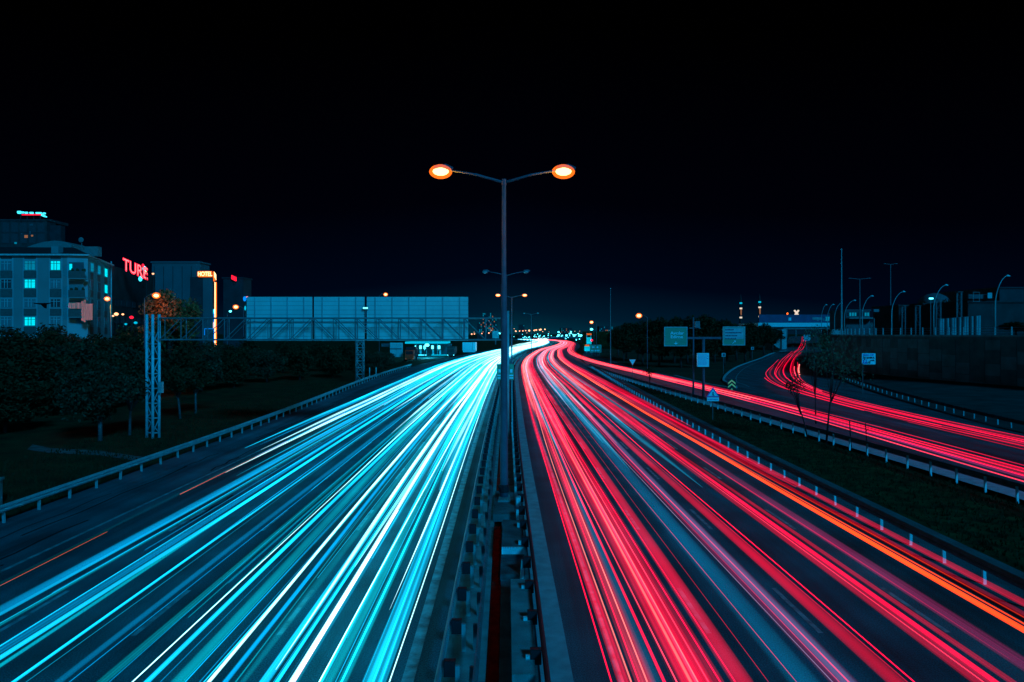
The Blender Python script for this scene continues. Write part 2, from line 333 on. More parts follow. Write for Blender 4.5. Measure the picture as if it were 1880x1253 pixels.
polyline_strip("verge_centre", [(18.4, -12), (18.2, 30), (18.0, 60), (17.4, 90), (16.9, 120)], 5.0, -.02, 'verge')
mb = MB(); mb.prism([(28.7, 100), (28.2, 122), (26.4, 149), (28.4, 218), (36, 300), (60, 420), (190, 420), (150, 346), (103, 267), (73.2, 203), (51.8, 157), (40.2, 129), (33, 108.5), (31, 99.5), (30, 95)], -.3, .03)
struct(mb.build("lawn", 'lawn'))
mb = MB(); w_ = [G(60, 815), G(95, 822), G(180, 826), G(262, 838), G(262, 846), G(180, 834), G(90, 830), G(50, 824)]
mb.prism(w_, -.3, -.045); struct(mb.build("path", 'conc_d'))

# retaining wall, plateau above, banked verge below
wallpts = smooth_pts([(76, 30), (70, 55), (66.5, 70), (62.3, 87), (58.8, 104), (60, 120), (66, 140), (82, 175), (112, 232), (150, 290), (190, 330)], 4)
mb = MB(); mb.sweep([(x, y, 0) for x, y in wallpts], [(0, -.2), (.5, -.2), (.5, 7.0), (0, 7.0)]); rw = thing("retaining_wall", "tall concrete panel retaining wall holding up the upper road on the right", "wall", (65, 87, 0)); mb.build("wall_face", 'wallpanel', rw)
acc = 0; mbp = MB(); mbj = MB(); j = 0
for i in range(len(wallpts) - 1):
    (xa, ya), (xb, yb) = wallpts[i], wallpts[i + 1]; L = math.hypot(xb - xa, yb - ya); dx, dy = (xb - xa) / L, (yb - ya) / L; nx, ny = -dy, dx; n = max(1, round(L / 2.4)); s = L / n
    for k in range(n):
        j += 1
        for (z0, z1) in (((.1, 1.9), (2.0, 3.5), (3.6, 5.2), (5.3, 6.6)) if j % 2 else ((.1, 1.1), (1.2, 2.8), (2.9, 4.5), (4.6, 6.6))):
            a0, a1 = k * s + .07, (k + 1) * s - .07; t_ = .08 if rnd.random() < .5 else .05
            p = lambda a, d: (xa + dx * a + nx * d, ya + dy * a + ny * d)
            tgt = mbp if rnd.random() < .55 else mbj
            tgt.prism([p(a0, 0.0), p(a1, 0.0), p(a1, t_), p(a0, t_)][::-1], z0, z1)
mbp.build("panel_cladding", 'wallpanel2', rw); mbj.build("panel_cladding", 'wallpanel', rw)
mb = MB(); mb.sweep([(x, y, 7.0) for x, y in wallpts], [(-.2, 0), (.7, 0), (.7, .25), (-.2, .25)]); mb.build("coping", 'conc', rw)
pp = [(x + .55, y) for x, y in wallpts] + [(420, 330), (420, 20), (90, 20)]
bm = bmesh.new(); fc = bm.faces.new([bm.verts.new((x, y, 6.95)) for x, y in pp]); bmesh.ops.triangulate(bm, faces=[fc], ngon_method='EAR_CLIP'); me = bpy.data.meshes.new("upper_ground"); bm.to_mesh(me); bm.free()
me.materials.append(M['earth']); o = bpy.data.objects.new("upper_ground", me); COL.objects.link(o); struct(o)
if me.polygons[0].normal.z < 0: me.flip_normals()
edge2 = [(37.3, 30), (38.3, 50), (41.6, 67), (45.9, 85), (54, 112.5), (63, 137), (78, 171), (95.5, 206), (122.5, 249), (172, 334)]
e2 = smooth_pts(edge2, 4)
mb = MB(); n_ = 40
def resample(P, n):
    d = [0]
    for i in range(1, len(P)): d.append(d[-1] + math.dist(P[i], P[i - 1]))
    t = np.linspace(0, d[-1], n); return list(zip(np.interp(t, d, [p[0] for p in P]), np.interp(t, d, [p[1] for p in P])))
A = resample(e2, n_); B = resample([(x - .05, y) for x, y in wallpts], n_)
for i in range(n_ - 1): mb.quad((*A[i], -.02), (*B[i], .9), (*B[i + 1], .9), (*A[i + 1], -.02))
struct(mb.build("verge_bank", 'bank'))

# ------------------------------------------------------------------ guard rails
WB = [(0, .0), (.04, .0), (.09, .06), (.09, .1), (.03, .15), (.09, .2), (.09, .24), (.04, .31), (0, .31), (.0, .3), (.06, .235), (.06, .2), (-.005, .155), (-.005, .145), (.06, .1), (.06, .07), (.0, .01)]
def guardrail(label, path_fn, ys, side, z0=.46, post_m='post', rail_m='galv', block=None, spacing=2.0, posts_to=130, y_first=None, group='steel guard rails'):
    # side = +1: rail face bulges towards +u (right of the direction of travel)
    p0 = path_fn(ys[0]); t = thing("guard_rail", label, "guard rail", (*p0, 0), group)
    path = [(*path_fn(y), z0) for y in ys]; prof = [(side * u, v) for u, v in WB]
    if side < 0: prof = prof[::-1]
    mb = MB(); mb.sweep(path, prof); mb.build("rail", rail_m, t)
    y = y_first if y_first is not None else ys[0] + 1; n = 0; far = MB(); dback = (.32 if block else .07)
    pm = MB(); pm.box(-.05, .05, -.035, .035, -.1, z0 + .2); base = None; bb = None
    while y < posts_to:
        x, yy = path_fn(y); px = x - side * dback
        if n < 70:
            if base is None:
                o = pm.build("post", post_m, None, loc=(0, 0, 0)); base = o
                if block:
                    bm_ = MB(); bm_.box(0, .24, -.07, .07, z0 - .02, z0 + .3); bb = bm_.build("spacer_block", block, None)
            else: o = base.copy(); COL.objects.link(o)
            o.parent = t; o.location = (px - p0[0], yy - p0[1], rnd.uniform(-.04, .01)); o.rotation_euler = (rnd.gauss(0, .03), rnd.gauss(0, .03), rnd.gauss(0, .12))
            if block:
                b2 = bb if n == 0 else bb.copy()
                if n: COL.objects.link(b2)
                b2.parent = t; b2.location = ((px if side > 0 else px - .24) - p0[0] + (.05 * side), yy - p0[1], 0)
        else: far.box(px - .05, px + .05, yy - .035, yy + .035, -.1, z0 + .2)
        y += spacing; n += 1
    if far.v: far.build("post", post_m, t)['kind'] = 'stuff'
    return t
ys_ = lambda a, b: [y for y in ysamp(a, b)]
guardrail("long guard rail along the outer left shoulder before the dark trees", lambda y: off(K, y, LG(y)), ys_(6, 150), 1, post_m='galv', posts_to=150, y_first=7.2)
guardrail("median guard rail with black spacers beside the oncoming cyan lanes", lambda y: off(K, y, -2.78), ys_(6, 330), -1, rail_m='galv', post_m='galv', block='black', posts_to=240, y_first=8.1)
guardrail("inner median guard rail just left of the dark slot", lambda y: off(K, y, -2.12), ys_(6, 330), 1, rail_m='galv_d', post_m='galv_d', posts_to=60, y_first=8.1)
guardrail("median guard rail with black spacers beside the pale kerb and red lanes", lambda y: off(K, y, -.68), ys_(6, 330), 1, rail_m='black', post_m='post', block='black', posts_to=240, y_first=8.6)
guardrail("guard rail with short white posts on the right edge of the red lanes", lambda y: off(K, y, RG(y)), ys_(6, 150), -1, rail_m='galv_d', posts_to=150, y_first=7.1, spacing=1.88)
GL2 = curve_fn([(-20, 23.1), (29, 22.9), (37, 22.4), (45, 21.9), (52, 21.5), (63, 20.8), (84, 19.3), (110, 17.8), (150, 16.9)], 5)
guardrail("guard rail between the grass verge and the side road", lambda y: (GL2(y), y), ys_(14, 150), 1, rail_m='galv_d', posts_to=150, y_first=15, spacing=1.95)
EF = curve_fn([(y, x) for x, y in edge2], 4)
guardrail("dim guard rail at the foot of the retaining wall", lambda y: (EF(y) + .3, y), ys_(31, 140), -1, rail_m='conc_d', post_m='galv', posts_to=130, y_first=32, spacing=2.0)

# ------------------------------------------------------------------ median furniture
kx = lambda y, o: off(K, y, o)[0]
t = thing("concrete_block", "long weathered concrete barrier block lying in the median", "concrete block", (kx(16.5, -1.1), 16.5, 0))
mb = MB(); xs = kx(16.5, 0)
mb.prism([(xs - 1.32, 13.9), (xs - .84, 13.9), (xs - .80, 19.3), (xs - 1.36, 19.3)], .05, .55); mb.build("body", 'conc', t)
mb = MB(); mb.box(xs - 1.34, xs - .82, 13.6, 13.9, .05, .3); mb.build("broken_end", 'conc_l', t)
t = thing("lamp_plinth", "stepped concrete plinth in the median before the lamp post", "plinth", (kx(22, -1.1), 22, 0))
xs = kx(22.5, 0); mb = MB(); mb.box(xs - 1.62, xs - .86, 20.6, 22.3, .0, .22); mb.build("step", 'conc_d', t)
mb = MB(); mb.box(xs - 1.6, xs - .86, 22.3, 25.6, .0, .5); mb.build("body", 'conc_d', t)
mb = MB(); mb.box(xs - 1.6, xs - .86, 22.22, 22.3, .3, .52); mb.build("edge_strip", 'post', t)
xs = kx(29, 0)
t = thing("junction_box", "small pale junction box beside the lamp post foot", "junction box", (xs - 1.0, 28.4, 0)); MB().box(xs - 1.02, xs - .84, 28.2, 28.5, .3, .7).build("case", 'post', t); MB().box(xs - 1.0, xs - .86, 28.25, 28.45, .7, .73).build("lid", 'galv', t); MB().box(xs - .97, xs - .9, 28.3, 28.4, .05, .3).build("leg", 'galv', t)
t = thing("concrete_footing", "rough concrete footing under the tall median lamp post", "footing", (-.35, 29.6, 0)); MB().box(-.75, .12, 27.0, 31, .04, .34).build("pad", 'conc_d', t); MB().prism([(-.6, 28.9), (-.05, 28.9), (-.1, 29.95), (-.55, 29.95)], .34, .42).build("grout", 'conc', t)

# ------------------------------------------------------------------ double street lamps on the median
def glow_mat(name, col, s):
    m = bpy.data.materials.new(name); m.use_nodes = True; n = m.node_tree; n.nodes.clear(); o = n.nodes.new("ShaderNodeOutputMaterial"); em = n.nodes.new("ShaderNodeEmission"); tr = n.nodes.new("ShaderNodeBsdfTransparent"); ad = n.nodes.new("ShaderNodeAddShader")
    em.inputs[0].default_value = (*col, 1); em.inputs[1].default_value = s; n.links.new(em.outputs[0], ad.inputs[0]); n.links.new(tr.outputs[0], ad.inputs[1]); n.links.new(ad.outputs[0], o.inputs[0]); return m
M['bowl'] = glow_mat("halo_bowl", (1.0, .14, .008), .8)  # see-through glowing shell stands for the orange halo round each lamp
def lamp_head(mbh, mbg, mbc, p, s):     # head, bowl, core, pointing sideways (s = -1 left, +1 right)
    x, y, z = p
    mbh.tube([(x - s * .45, y, z + .08), (x - s * .15, y, z + .14), (x + s * .3, y, z + .1), (x + s * .42, y, z + .04)], [.07, .15, .14, .05], 8)
    mbg.ball((x + s * .08, y, z - .03), .35, .18, .19, 14, 8)
def median_lamp(X, Y, top, lit, label, half=2.66, shaft=(.17, .09)):
    t = thing("street_lamp", label, "street lamp", (X, Y, 0), "double street lamps along the median")
    mb = MB(); mb.tube([(X, Y, .3), (X, Y, .8), (X, Y, 5.2), (X, Y, 5.25), (X, Y, 9.6), (X, Y, 9.65), (X, Y, top)], [shaft[0] * 1.1, shaft[0], shaft[0] * .9, shaft[0] * .85, shaft[0] * .75, shaft[0] * .62, shaft[1]], 16); mb.build("pole", 'pole', t, True)
    mb = MB(); mb.tube([(X, Y, .3), (X, Y, .36)], .32, 12).tube([(X, Y, .62), (X, Y, .95)], shaft[0] * 1.3, 12); mb.build("base", 'black', t)
    mb = MB(); mb.tube([(X, Y, top - .15), (X, Y, top + .12)], shaft[1] * 1.25, 10); mb.build("bracket", 'pole', t)
    for s in (-1, 1):
        mb = MB(); mb.tube([(X, Y, top - .02), (X + s * half * .45, Y, top + .32), (X + s * half * .86, Y, top + .5)], [.06, .05, .04], 8); mb.build("arm", 'pole', t, True)
        h, b, c = MB(), MB(), MB(); hx = X + s * half; lamp_head(h, b, c, (hx, Y, top + .5), s if False else -1)
        hd = h.build("lamp_head", 'pole', t, True)
        b.build("bulb" if lit else "bowl", 'hps' if lit else 'pane_l', hd, True)
        if lit: MB().ball((hx - .08, Y, top + .45), .5, .3, .31, 16, 10).build("bowl", 'bowl', hd, True)
        if lit:
            l = bpy.data.lights.new("lamp_light", 'POINT'); l.energy = 420; l.color = (1, .09, .004); l.shadow_soft_size = .2
            lo = bpy.data.objects.new("lamp_light", l); COL.objects.link(lo); lo.location = (hx - .08, Y, top + .1)
    return t
median_lamp(-.35, 29.6, 14.05, True, "tallest nearest double-armed lamp post with two glowing orange lamps")
median_lamp(-.75, 88.8, 15.0, False, "unlit double-armed lamp post behind the nearest one")
median_lamp(-.05, 136, 14.6, True, "middle distance double-armed lamp post with two small orange lamps", half=2.66)
median_lamp(7.4, 262, 14.6, False, "farthest double-armed lamp post before the bright bend")

# ------------------------------------------------------------------ other street lamps
def side_lamp(px, py, Y, label, lit='hps', arm=1, reach=1.6, r=.09, base=0.0, ball=.22, light=0, gname="single street lamps left of the road", colr=(1, .12, .01)):
    x, y, z = at(px, py, Y); t = thing("street_lamp", label, "street lamp", (x + arm * reach, Y, base), gname); X = x + arm * reach
    MB().tube([(X, Y, base), (X, Y, z - .3)], [r, r * .6], 8).build("pole", 'pole', t, True)
    MB().tube([(X, Y, z - .35), (X - arm * reach * .4, Y, z + .12), (x + arm * .25, Y, z + .16)], [r * .6, r * .5, r * .4], 6).build("arm", 'pole', t, True)
    h = MB(); h.tube([(x + arm * .4, Y, z + .16), (x, Y, z + .2), (x - arm * .35, Y, z + .14)], [.07, .16, .07], 8); hd = h.build("lamp_head", 'pole', t, True)
    MB().ball((x, Y - .03, z), ball * 1.3, ball, ball * .9).build("bulb", lit, hd, True)
    if lit == 'hps': MB().ball((x, Y - .03, z), ball * 2.0, ball * 1.7, ball * 1.6, 12, 8).build("bowl", 'bowl', hd, True)
    if light:
        l = bpy.data.lights.new("lamp_light", 'POINT'); l.energy = light; l.color = colr; l.shadow_soft_size = .3
        lo = bpy.data.objects.new("lamp_light", l); COL.objects.link(lo); lo.location = (x, Y - .3, z - .9)
    return t
side_lamp(197, 549, 100, "orange lamp with an arm beside the apartment block corner", arm=.5, light=1500, reach=1.0)
side_lamp(287, 543, 92, "orange lamp glowing before the leafy tree behind the tall lattice column", arm=-1, light=420, ball=.26)
side_lamp(433, 564, 140, "orange lamp shining between the hotel and the overhead sign backs", arm=1, light=200, ball=.3)
side_lamp(708, 541, 170, "orange lamp just above the overhead sign backs", arm=-1, ball=.28)
side_lamp(423, 572, 138, "cool blue lamp next to the hotel's neon corner", lit='cyl', arm=-.4, ball=.22)
side_lamp(1173, 580, 130, "orange lamp above the dark trees right of the red lanes", arm=1, light=60, ball=.3, gname="single street lamps right of the road")
side_lamp(1086, 592, 225, "orange lamp above the fuel price totem", arm=1, ball=.33, gname="single street lamps right of the road")
side_lamp(1086, 605, 228, "cool blue lamp just under the orange one by the fuel totem", lit='cyl', arm=.5, ball=.4, gname="single street lamps right of the road")
side_lamp(784, 634, 212, "dazzling blue-white lamp on the service station forecourt", lit='cyl', arm=-.5, ball=.55, light=2500, colr=(.05, .8, 1))

# upper road curved lamps
def curved_lamp(px, pyb, pxt, pyt, k):
    hpx = pyb - pyt; Y = 9.0 * F / hpx; xb, _, zb = at(px, pyb, Y); xt, _, zt = at(pxt, pyt, Y); zb = 7.0; h = zt - zb
    names = ["nearest", "second", "third", "fourth", "fifth", "sixth", "seventh", "eighth"]
    t = thing("street_lamp", f"unlit curved-neck lamp on the upper road, {names[k]} from the right", "street lamp", (xb, Y, zb), "curved lamps along the upper road")
    pts = [(xb, Y, zb), (xb, Y, zb + h * .35), (xb + .03, Y, zb + h * .58)]
    for i in range(1, 7):
        a = i / 6; pts.append((xb + (xt - xb) * (a ** 1.35), Y, zb + h * (.58 + .42 * math.sin(a * math.pi / 2))))
    MB().tube(pts, [.13, .11, .09] + [.075 - .005 * i for i in range(6)], 8).build("pole", 'galv', t, True)
    MB().tube([(xt - .3, Y, zt - .03), (xt, Y, zt + .04), (xt + .35, Y, zt - .02)], [.06, .17, .08], 8).build("lamp_head", 'post', t, True)
for k, a in enumerate(((1827, 617, 1850, 507), (1714, 617, 1737, 524), (1637, 617, 1659, 536), (1583, 617, 1601, 544), (1550, 616, 1569, 552), (1532, 614, 1545, 557), (1519, 613, 1530, 559.5), (1508, 612, 1517, 560))): curved_lamp(*a, k)

# ------------------------------------------------------------------ railing on top of the wall
t = thing("railing", "steel railing with many pale posts along the top of the retaining wall", "railing", (65, 87, 7.25))
wp = resample(wallpts, 150); MBr = MB()
for z in (7.55, 7.9, 8.2): mb = MB(); mb.sweep([(x + .2, y, z) for x, y in wallpts], [(-.025, -.025), (.025, -.025), (.025, .025), (-.025, .025)]); mb.build("rail", 'galv_d', t)
pmb = MB().box(-.07, .07, -.05, .05, 0, 1.05); base = None
sel = [p for p in wp if 60 < p[1] < 250][::1][:95]
for (x, y) in sel:
    if base is None: base = o = pmb.build("post", 'galv', None)
    else: o = base.copy(); COL.objects.link(o)
    o.parent = t; o.location = (x + .2 - 65, y - 87, 0)

# ------------------------------------------------------------------ lattice gantries
def lattice_column(t, X, Y, z0, z1, w, m='lattice', r=.1, step=1.07, tri=True):
    ch = [(-26.43, 49.4), (-25.53, 49.4), (-25.79, 49.0)] if tri else [(X - w, Y - w), (X + w, Y - w), (X + w, Y + w), (X - w, Y + w)]
    for c in ch: MB().tube([(*c, z0), (*c, z1)], r, 10).build("chord", m, t, True)
    mb = MB(); z = z0 + .4; k = 0
    while z + step < z1 - .4:
        for i in range(len(ch)) if not tri else (0, 1, 2):
            a, b = ch[i], ch[(i + 1) % len(ch)]; mb.tube([(*a, z), (*b, z)], .04, 5)
            mb.tube([(*(a if k % 2 else b), z), (*(b if k % 2 else a), z + step)], .036, 5)
        z += step; k += 1
    mb.build("bracing", 'galv', t)
gy = 49.2
t = thing("sign_gantry", "overhead steel gantry with a tall lattice column left of the oncoming lanes", "sign gantry", (-25.9, gy, 0))
lattice_column(t, -25.9, gy, -.1, 8.85, .55)
MB().box(-25.4, -25.15, gy - .2, gy + .1, 3.2, 4.0).build("control_box", 'galv', t)
zb, zt = 7.02, 8.58; x0, x1 = -25.4, -.35
for z in (zb, zt):
    for yy in (gy - .05, gy + .75): MB().tube([(x0, yy, z), (x1, yy, z)], .055, 8).build("chord", 'truss', t)
mb = MB(); n = 16; dx = (x1 - x0) / n
for i in range(n + 1):
    xx = x0 + dx * i
    for yy in (gy - .05, gy + .75): mb.tube([(xx, yy, zb), (xx, yy, zt)], .035, 5)
    mb.tube([(xx, gy - .05, zt), (xx, gy + .75, zt)], .03, 5); mb.tube([(xx, gy - .05, zb), (xx, gy + .75, zb)], .03, 5)
    if i < n:
        for yy in (gy - .05, gy + .75):
            a, b = (zb, zt) if i < 7 else (zt, zb)
            mb.tube([(xx, yy, a), (xx + dx, yy, b)], .032, 5)
mb.build("bracing", 'truss', t)
MB().tube([(x1 + .05, gy, 0), (x1 + .05, gy, 9.1)], .11, 10).build("mast", 'galv', t, True)
def sign_back(pxa, pxb, label, nv, vert_m, horiz, gap=.0):
    a = at(pxa, 545.5, gy + 1.2); b = at(pxb, 626, gy + 1.2); X0, X1, Z1, Z0 = a[0], b[0], a[2], b[2]; Y = gy + 1.2
    t = thing("road_sign", label, "road sign", ((X0 + X1) / 2, Y, Z0), "backs of the overhead road signs")
    MB().box(X0, X1, Y, Y + .06, Z0, Z1).build("board", 'panel', t)
    mb = MB(); k = int((Z1 - Z0) / .3)
    if horiz:
        for i in range(1, k): z = Z0 + (Z1 - Z0) * i / k; mb.box(X0 + .01, X1 - .01, Y - .012, Y - .001, z - .018, z + .018)
        mb.build("seam_strip", 'panel2', t)
    for i in range(nv):
        x = X0 + (X1 - X0) * (i + .5) / nv; MB().box(x - .035, x + .035, Y - .06, Y - .013, Z0 + .05, Z1 - .03).build("stiffener", vert_m, t)
sign_back(453, 573, "leftmost overhead sign back with pale vertical stiffeners", 4, 'galv', True)
sign_back(576.5, 669, "middle overhead sign back, narrowest of the three", 3, 'panel2', True)
sign_back(673.5, 859.5, "widest overhead sign back, nearest the median lamp post", 6, 'panel2', True)
x, y, z = at(671, 566, gy + .9); t = thing("signal_lamp", "small bright blue lamp between two overhead sign backs", "lamp", (x, y, z)); MB().box(x - .2, x + .2, y, y + .15, z - .07, z + .07).build("case", 'galv_d', t); MB().box(x - .17, x + .17, y - .02, y - .001, z - .05, z + .05).build("lens", 'cyl', t); MB().box(x - .02, x + .02, y + .05, y + .1, z - 1.2, z - .07).build("bracket", 'galv_d', t)
# two small blue signs on the gantry mast
for i, (pa, pb, lb) in enumerate(((912, 922.5, "left small teal sign plate half hidden behind the lamp post"), (934, 943.5, "right small teal sign plate with pale marks behind the lamp post"))):
    a = at(pa, 668.5, 68); b = at(pb, 698, 68); t = thing("small_sign", lb, "road sign", ((a[0] + b[0]) / 2, 68, 0), "small signs behind the lamp post")
    MB().box(a[0], b[0], 68, 68.05, b[2], a[2]).build("board", 'signgreen', t)
    mb = MB()
    for z, w in ((.8, .12), (.45, .2), (.2, .2)): c = (a[0] + b[0]) / 2; mb.box(c - w, c + w, 67.98, 67.995, b[2] + z - .07, b[2] + z + .07 + (.2 if z > .7 else 0))
    mb.build("pale_mark", 'signwhite', t); MB().tube([((a[0] + b[0]) / 2, 68.1, 0), ((a[0] + b[0]) / 2, 68.1, b[2] + .3)], .04, 6).build("post", 'galv_d', t)
# second gantry, cantilevered, beyond
gx, gY = G(661, 703); t = thing("sign_gantry", "second smaller lattice gantry standing beyond the first behind the left rail", "sign gantry", (gx, gY, 0))
lattice_column(t, gx, gY, -.1, 9.2, .5, 'galv_d', .09, 1.0, False)
for z in (7.6, 9.0): MB().tube([(gx, gY, z), (gx + 12, gY, z)], .07, 6).build("chord", 'truss', t)
mb = MB()
for i in range(9): mb.tube([(gx + 1.3 * i, gY, 7.6), (gx + 1.3 * i + 1.3, gY, 9.0)], .04, 5)
mb.build("bracing", 'truss', t)
MB().box(gx + 3, gx + 9, gY - .3, gY - .2, 7.5, 9.6).build("sign_board", 'panel', t)
for px, lb in ((678.5, "short pale marker post nearer the second gantry"), (690.5, "brighter short marker post farther from the second gantry")):
    x, y = G(px, 692); t = thing("marker_post", lb, "marker post", (x, y, 0), "marker posts by the left rail"); MB().tube([(x, y, 0), (x, y, 1.5)], .09, 8).build("shaft", 'post', t); MB().ball((x, y, 1.52), .1, .1, .06).build("cap", 'post', t)
# low concrete wall at far left
t = thing("concrete_wall", "low block of pale concrete wall behind the left guard rail", "wall", (-23.5, 30, 0)); MB().prism([(-28, 27.6), (-22.4, 29.8), (-22.5, 30.15), (-28.1, 27.95)], -.1, 1.05).build("body", 'conc', t); MB().prism([(-28, 27.55), (-22.3, 29.75), (-22.45, 30.2), (-28.15, 28.0)], 1.05, 1.15).build("coping", 'conc', t)

# ------------------------------------------------------------------ road signs on the right
def green_sign(px0, px1, py0, py1, Y, label, nm="road_sign"):
    a = at(px0, py0, Y); b = at(px1, py1, Y); t = thing(nm, label, "road sign", ((a[0] + b[0]) / 2, Y, b[2]), "green direction signs")
    MB().box(a[0], b[0], Y, Y + .08, b[2], a[2]).build("board", 'signgreen', t)
    w = .09; mb = MB(); mb.box(a[0] - .005, b[0] + .005, Y - .015, Y - .002, a[2] - w, a[2] + .005).box(a[0] - .005, b[0] + .005, Y - .015, Y - .002, b[2] - .005, b[2] + w).box(a[0] - .005, a[0] + w, Y - .014, Y - .002, b[2] + w, a[2] - w).box(b[0] - w, b[0] + .005, Y - .014, Y - .002, b[2] + w, a[2] - w)
    mb.build("border", 'galv', t); return t, a, b
SY = 78
t, a, b = green_sign(1219.5, 1262, 600.5, 636, SY, "green direction sign with two lines of place names and a down arrow")
cx = (a[0] + b[0]) / 2 + .15; text("Avc\u0131lar", .5, (cx, SY - .02, a[2] - .72), 0, "lettering", 'signwhite', t, .01, 1.1); text("Edirne", .5, (cx - .05, SY - .02, a[2] - 1.15), 0, "lettering", 'signwhite', t, .01, 1.1)
MB().prism([(0, 0), (1, 0)], 0, 0) if False else None
mb = MB(); z = b[2] + .36; c0 = (a[0] + b[0]) / 2; mb.box(c0 - .04, c0 + .04, SY - .02, SY - .003, z, z + .18); n_ = len(mb.v); mb.v += [(c0 - .26, SY - .02, z), (c0, SY - .02, z - .18), (c0 + .26, SY - .02, z), (c0 - .26, SY - .003, z), (c0, SY - .003, z - .18), (c0 + .26, SY - .003, z)]; mb.f += [(n_, n_ + 1, n_ + 2), (n_ + 5, n_ + 4, n_ + 3), (n_, n_ + 3, n_ + 4, n_ + 1), (n_ + 1, n_ + 4, n_ + 5, n_ + 2), (n_ + 2, n_ + 5, n_ + 3, n_)]; mb.build("arrow", 'signwhite', t)
t, a, b = green_sign(1327, 1368, 600, 634.5, SY, "green direction sign with a pale blue panel of small lines and a slanted arrow")
X0, X1 = a[0] + .18, b[0] - .18; MB().box(X0, X1, SY - .016, SY - .002, b[2] + .72, a[2] - .18).build("blue_panel", 'signblue' if False else 'galv', t)
mb = MB(); zz = a[2] - .36
for i, L in enumerate((.45, .95, .7, .6)):
    xx = X0 + .08
    while xx < X0 + .08 + (X1 - X0 - .2) * L: w = rnd.uniform(.05, .1); mb.box(xx, xx + w, SY - .03, SY - .017, zz - .07, zz + rnd.choice((.04, .07, .09))); xx += w + .035
    zz -= .34
mb.build("small_lines", 'signtext', t)
mb = MB(); cx, cz = (a[0] + b[0]) / 2, b[2] + .36; mb.bar((cx - .18, SY - .03, cz - .16), (cx + .12, SY - .03, cz + .12), .06); mb.bar((cx - .02, SY - .03, cz + .16), (cx + .18, SY - .03, cz + .16), .06); mb.bar((cx + .16, SY - .03, cz - .03), (cx + .16, SY - .03, cz + .18), .06); mb.build("arrow", 'signwhite', t)
# carrying T column
a = at(1262, 621, SY); b = at(1340, 620, SY); cxx = at(1293, 700, SY)[0]
t = thing("sign_column", "steel T-shaped column carrying the two green direction signs", "sign column", (cxx, SY, 0))
MB().tube([(cxx, SY + .35, 0), (cxx, SY + .35, a[2])], .16, 10).build("column", 'pole', t, True); MB().box(at(1221, 600, SY)[0], at(1366, 600, SY)[0], SY + .2, SY + .45, a[2] - .12, a[2] + .12).build("crossbeam", 'pole', t)
mb = MB()
for px in (1232, 1250, 1335, 1358): x = at(px, 600, SY)[0]; mb.box(x - .05, x + .05, SY + .085, SY + .195, a[2] - .8, a[2] + 1.0)
mb.build("sign_bracket", 'pole', t)
a = at(1284, 649, SY - 1); b = at(1305.5, 674.5, SY - 1)
t = thing("information_board", "pale blue board of small print fixed halfway down the sign column", "sign", ((a[0] + b[0]) / 2, SY - 1, b[2]))
MB().box(a[0], b[0], SY - .2, SY + .1, b[2], a[2]).build("board", 'signwhite', t)
mb = MB(); zz = a[2] - .2
while zz > b[2] + .12:
    xx = a[0] + .1
    while xx < b[0] - .3: w = rnd.uniform(.04, .12); mb.box(xx, xx + w, SY - .215, SY - .202, zz - .02, zz + .02); xx += w + .04
    mb.box(b[0] - .2, b[0] - .1, SY - .215, SY - .202, zz - .05, zz + .03) if rnd.random() < .5 else None; zz -= .14
mb.build("small_print", 'signblue', t)
# camera pole
x, y = G(1271, 690); Yc = 84; X = at(1273, 600, Yc)[0]
t = thing("camera_pole", "tall thin pole with a small camera box left of the sign column", "pole", (X, Yc, 0)); zt = at(1273, 583, Yc)[2]
MB().tube([(X, Yc, 0), (X, Yc, zt)], [.13, .09], 8).build("pole", 'pole', t, True); a = at(1277, 590, Yc); b = at(1284, 602, Yc); MB().box(a[0] - .1, b[0], Yc - .25, Yc + .25, b[2], a[2]).build("camera_box", 'galv_d', t); MB().box(X - .5, X + .9, Yc - .04, Yc + .04, b[2] - .1, b[2]).build("bracket", 'galv_d', t)
# chevron sign
a = at(1336.5, 697, 86); b = at(1350.5, 716, 86); t = thing("chevron_sign", "small black and yellow chevron sign at the fork of the side road", "road sign", ((a[0] + b[0]) / 2, 86, 0))
MB().box(a[0] - .04, b[0] + .04, 86, 86.06, b[2] - .05, a[2] + .05).build("board", 'black', t)
cx = (a[0] + b[0]) / 2; w = (b[0] - a[0]) / 2
for z in (a[2] - .42, a[2] - .88):
    mb = MB(); n_ = 0
    for s in (-1, 1): mb.quad((cx, 85.985, z + .4), (cx, 85.985, z + .18), (cx + s * w, 85.985, z - .22), (cx + s * w, 85.985, z))
    mb.build("chevron", 'yellow', t)
mb = MB(); mb.quad((cx, 85.985, b[2] + .2), (cx - .18, 85.985, b[2]), (cx, 85.985, b[2]), (cx + .18, 85.985, b[2])); mb.build("chevron", 'yellow', t)
MB().tube([(cx, 86.1, 0), (cx, 86.1, b[2])], .04, 6).build("post", 'galv_d', t)
# warning triangle
WY = 59; a = at(1298.5, 712, WY); b = at(1319.5, 729, WY); cx = (a[0] + b[0]) / 2
t = thing("warning_sign", "triangular warning sign over a small plate between the verge and the side road", "road sign", (cx, WY, 0))
def tri(mb, cx, z0, z1, w, y0, y1, inv=False):
    n = len(mb.v); P = [(cx - w, z0), (cx + w, z0), (cx, z1)] if not inv else [(cx, z0), (cx + w, z1), (cx - w, z1)]
    mb.v += [(x, y0, z) for x, z in P] + [(x, y1, z) for x, z in P]; mb.f += [(n, n + 1, n + 2), (n + 5, n + 4, n + 3), (n, n + 3, n + 4, n + 1), (n + 1, n + 4, n + 5, n + 2), (n + 2, n + 5, n + 3, n)]; return mb
tri(MB(), cx, b[2], a[2] + .05, .56, WY, WY + .04).build("border", 'signblue', t); tri(MB(), cx, b[2] + .07, a[2] - .16, .42, WY - .012, WY - .002).build("face", 'signwhite', t)
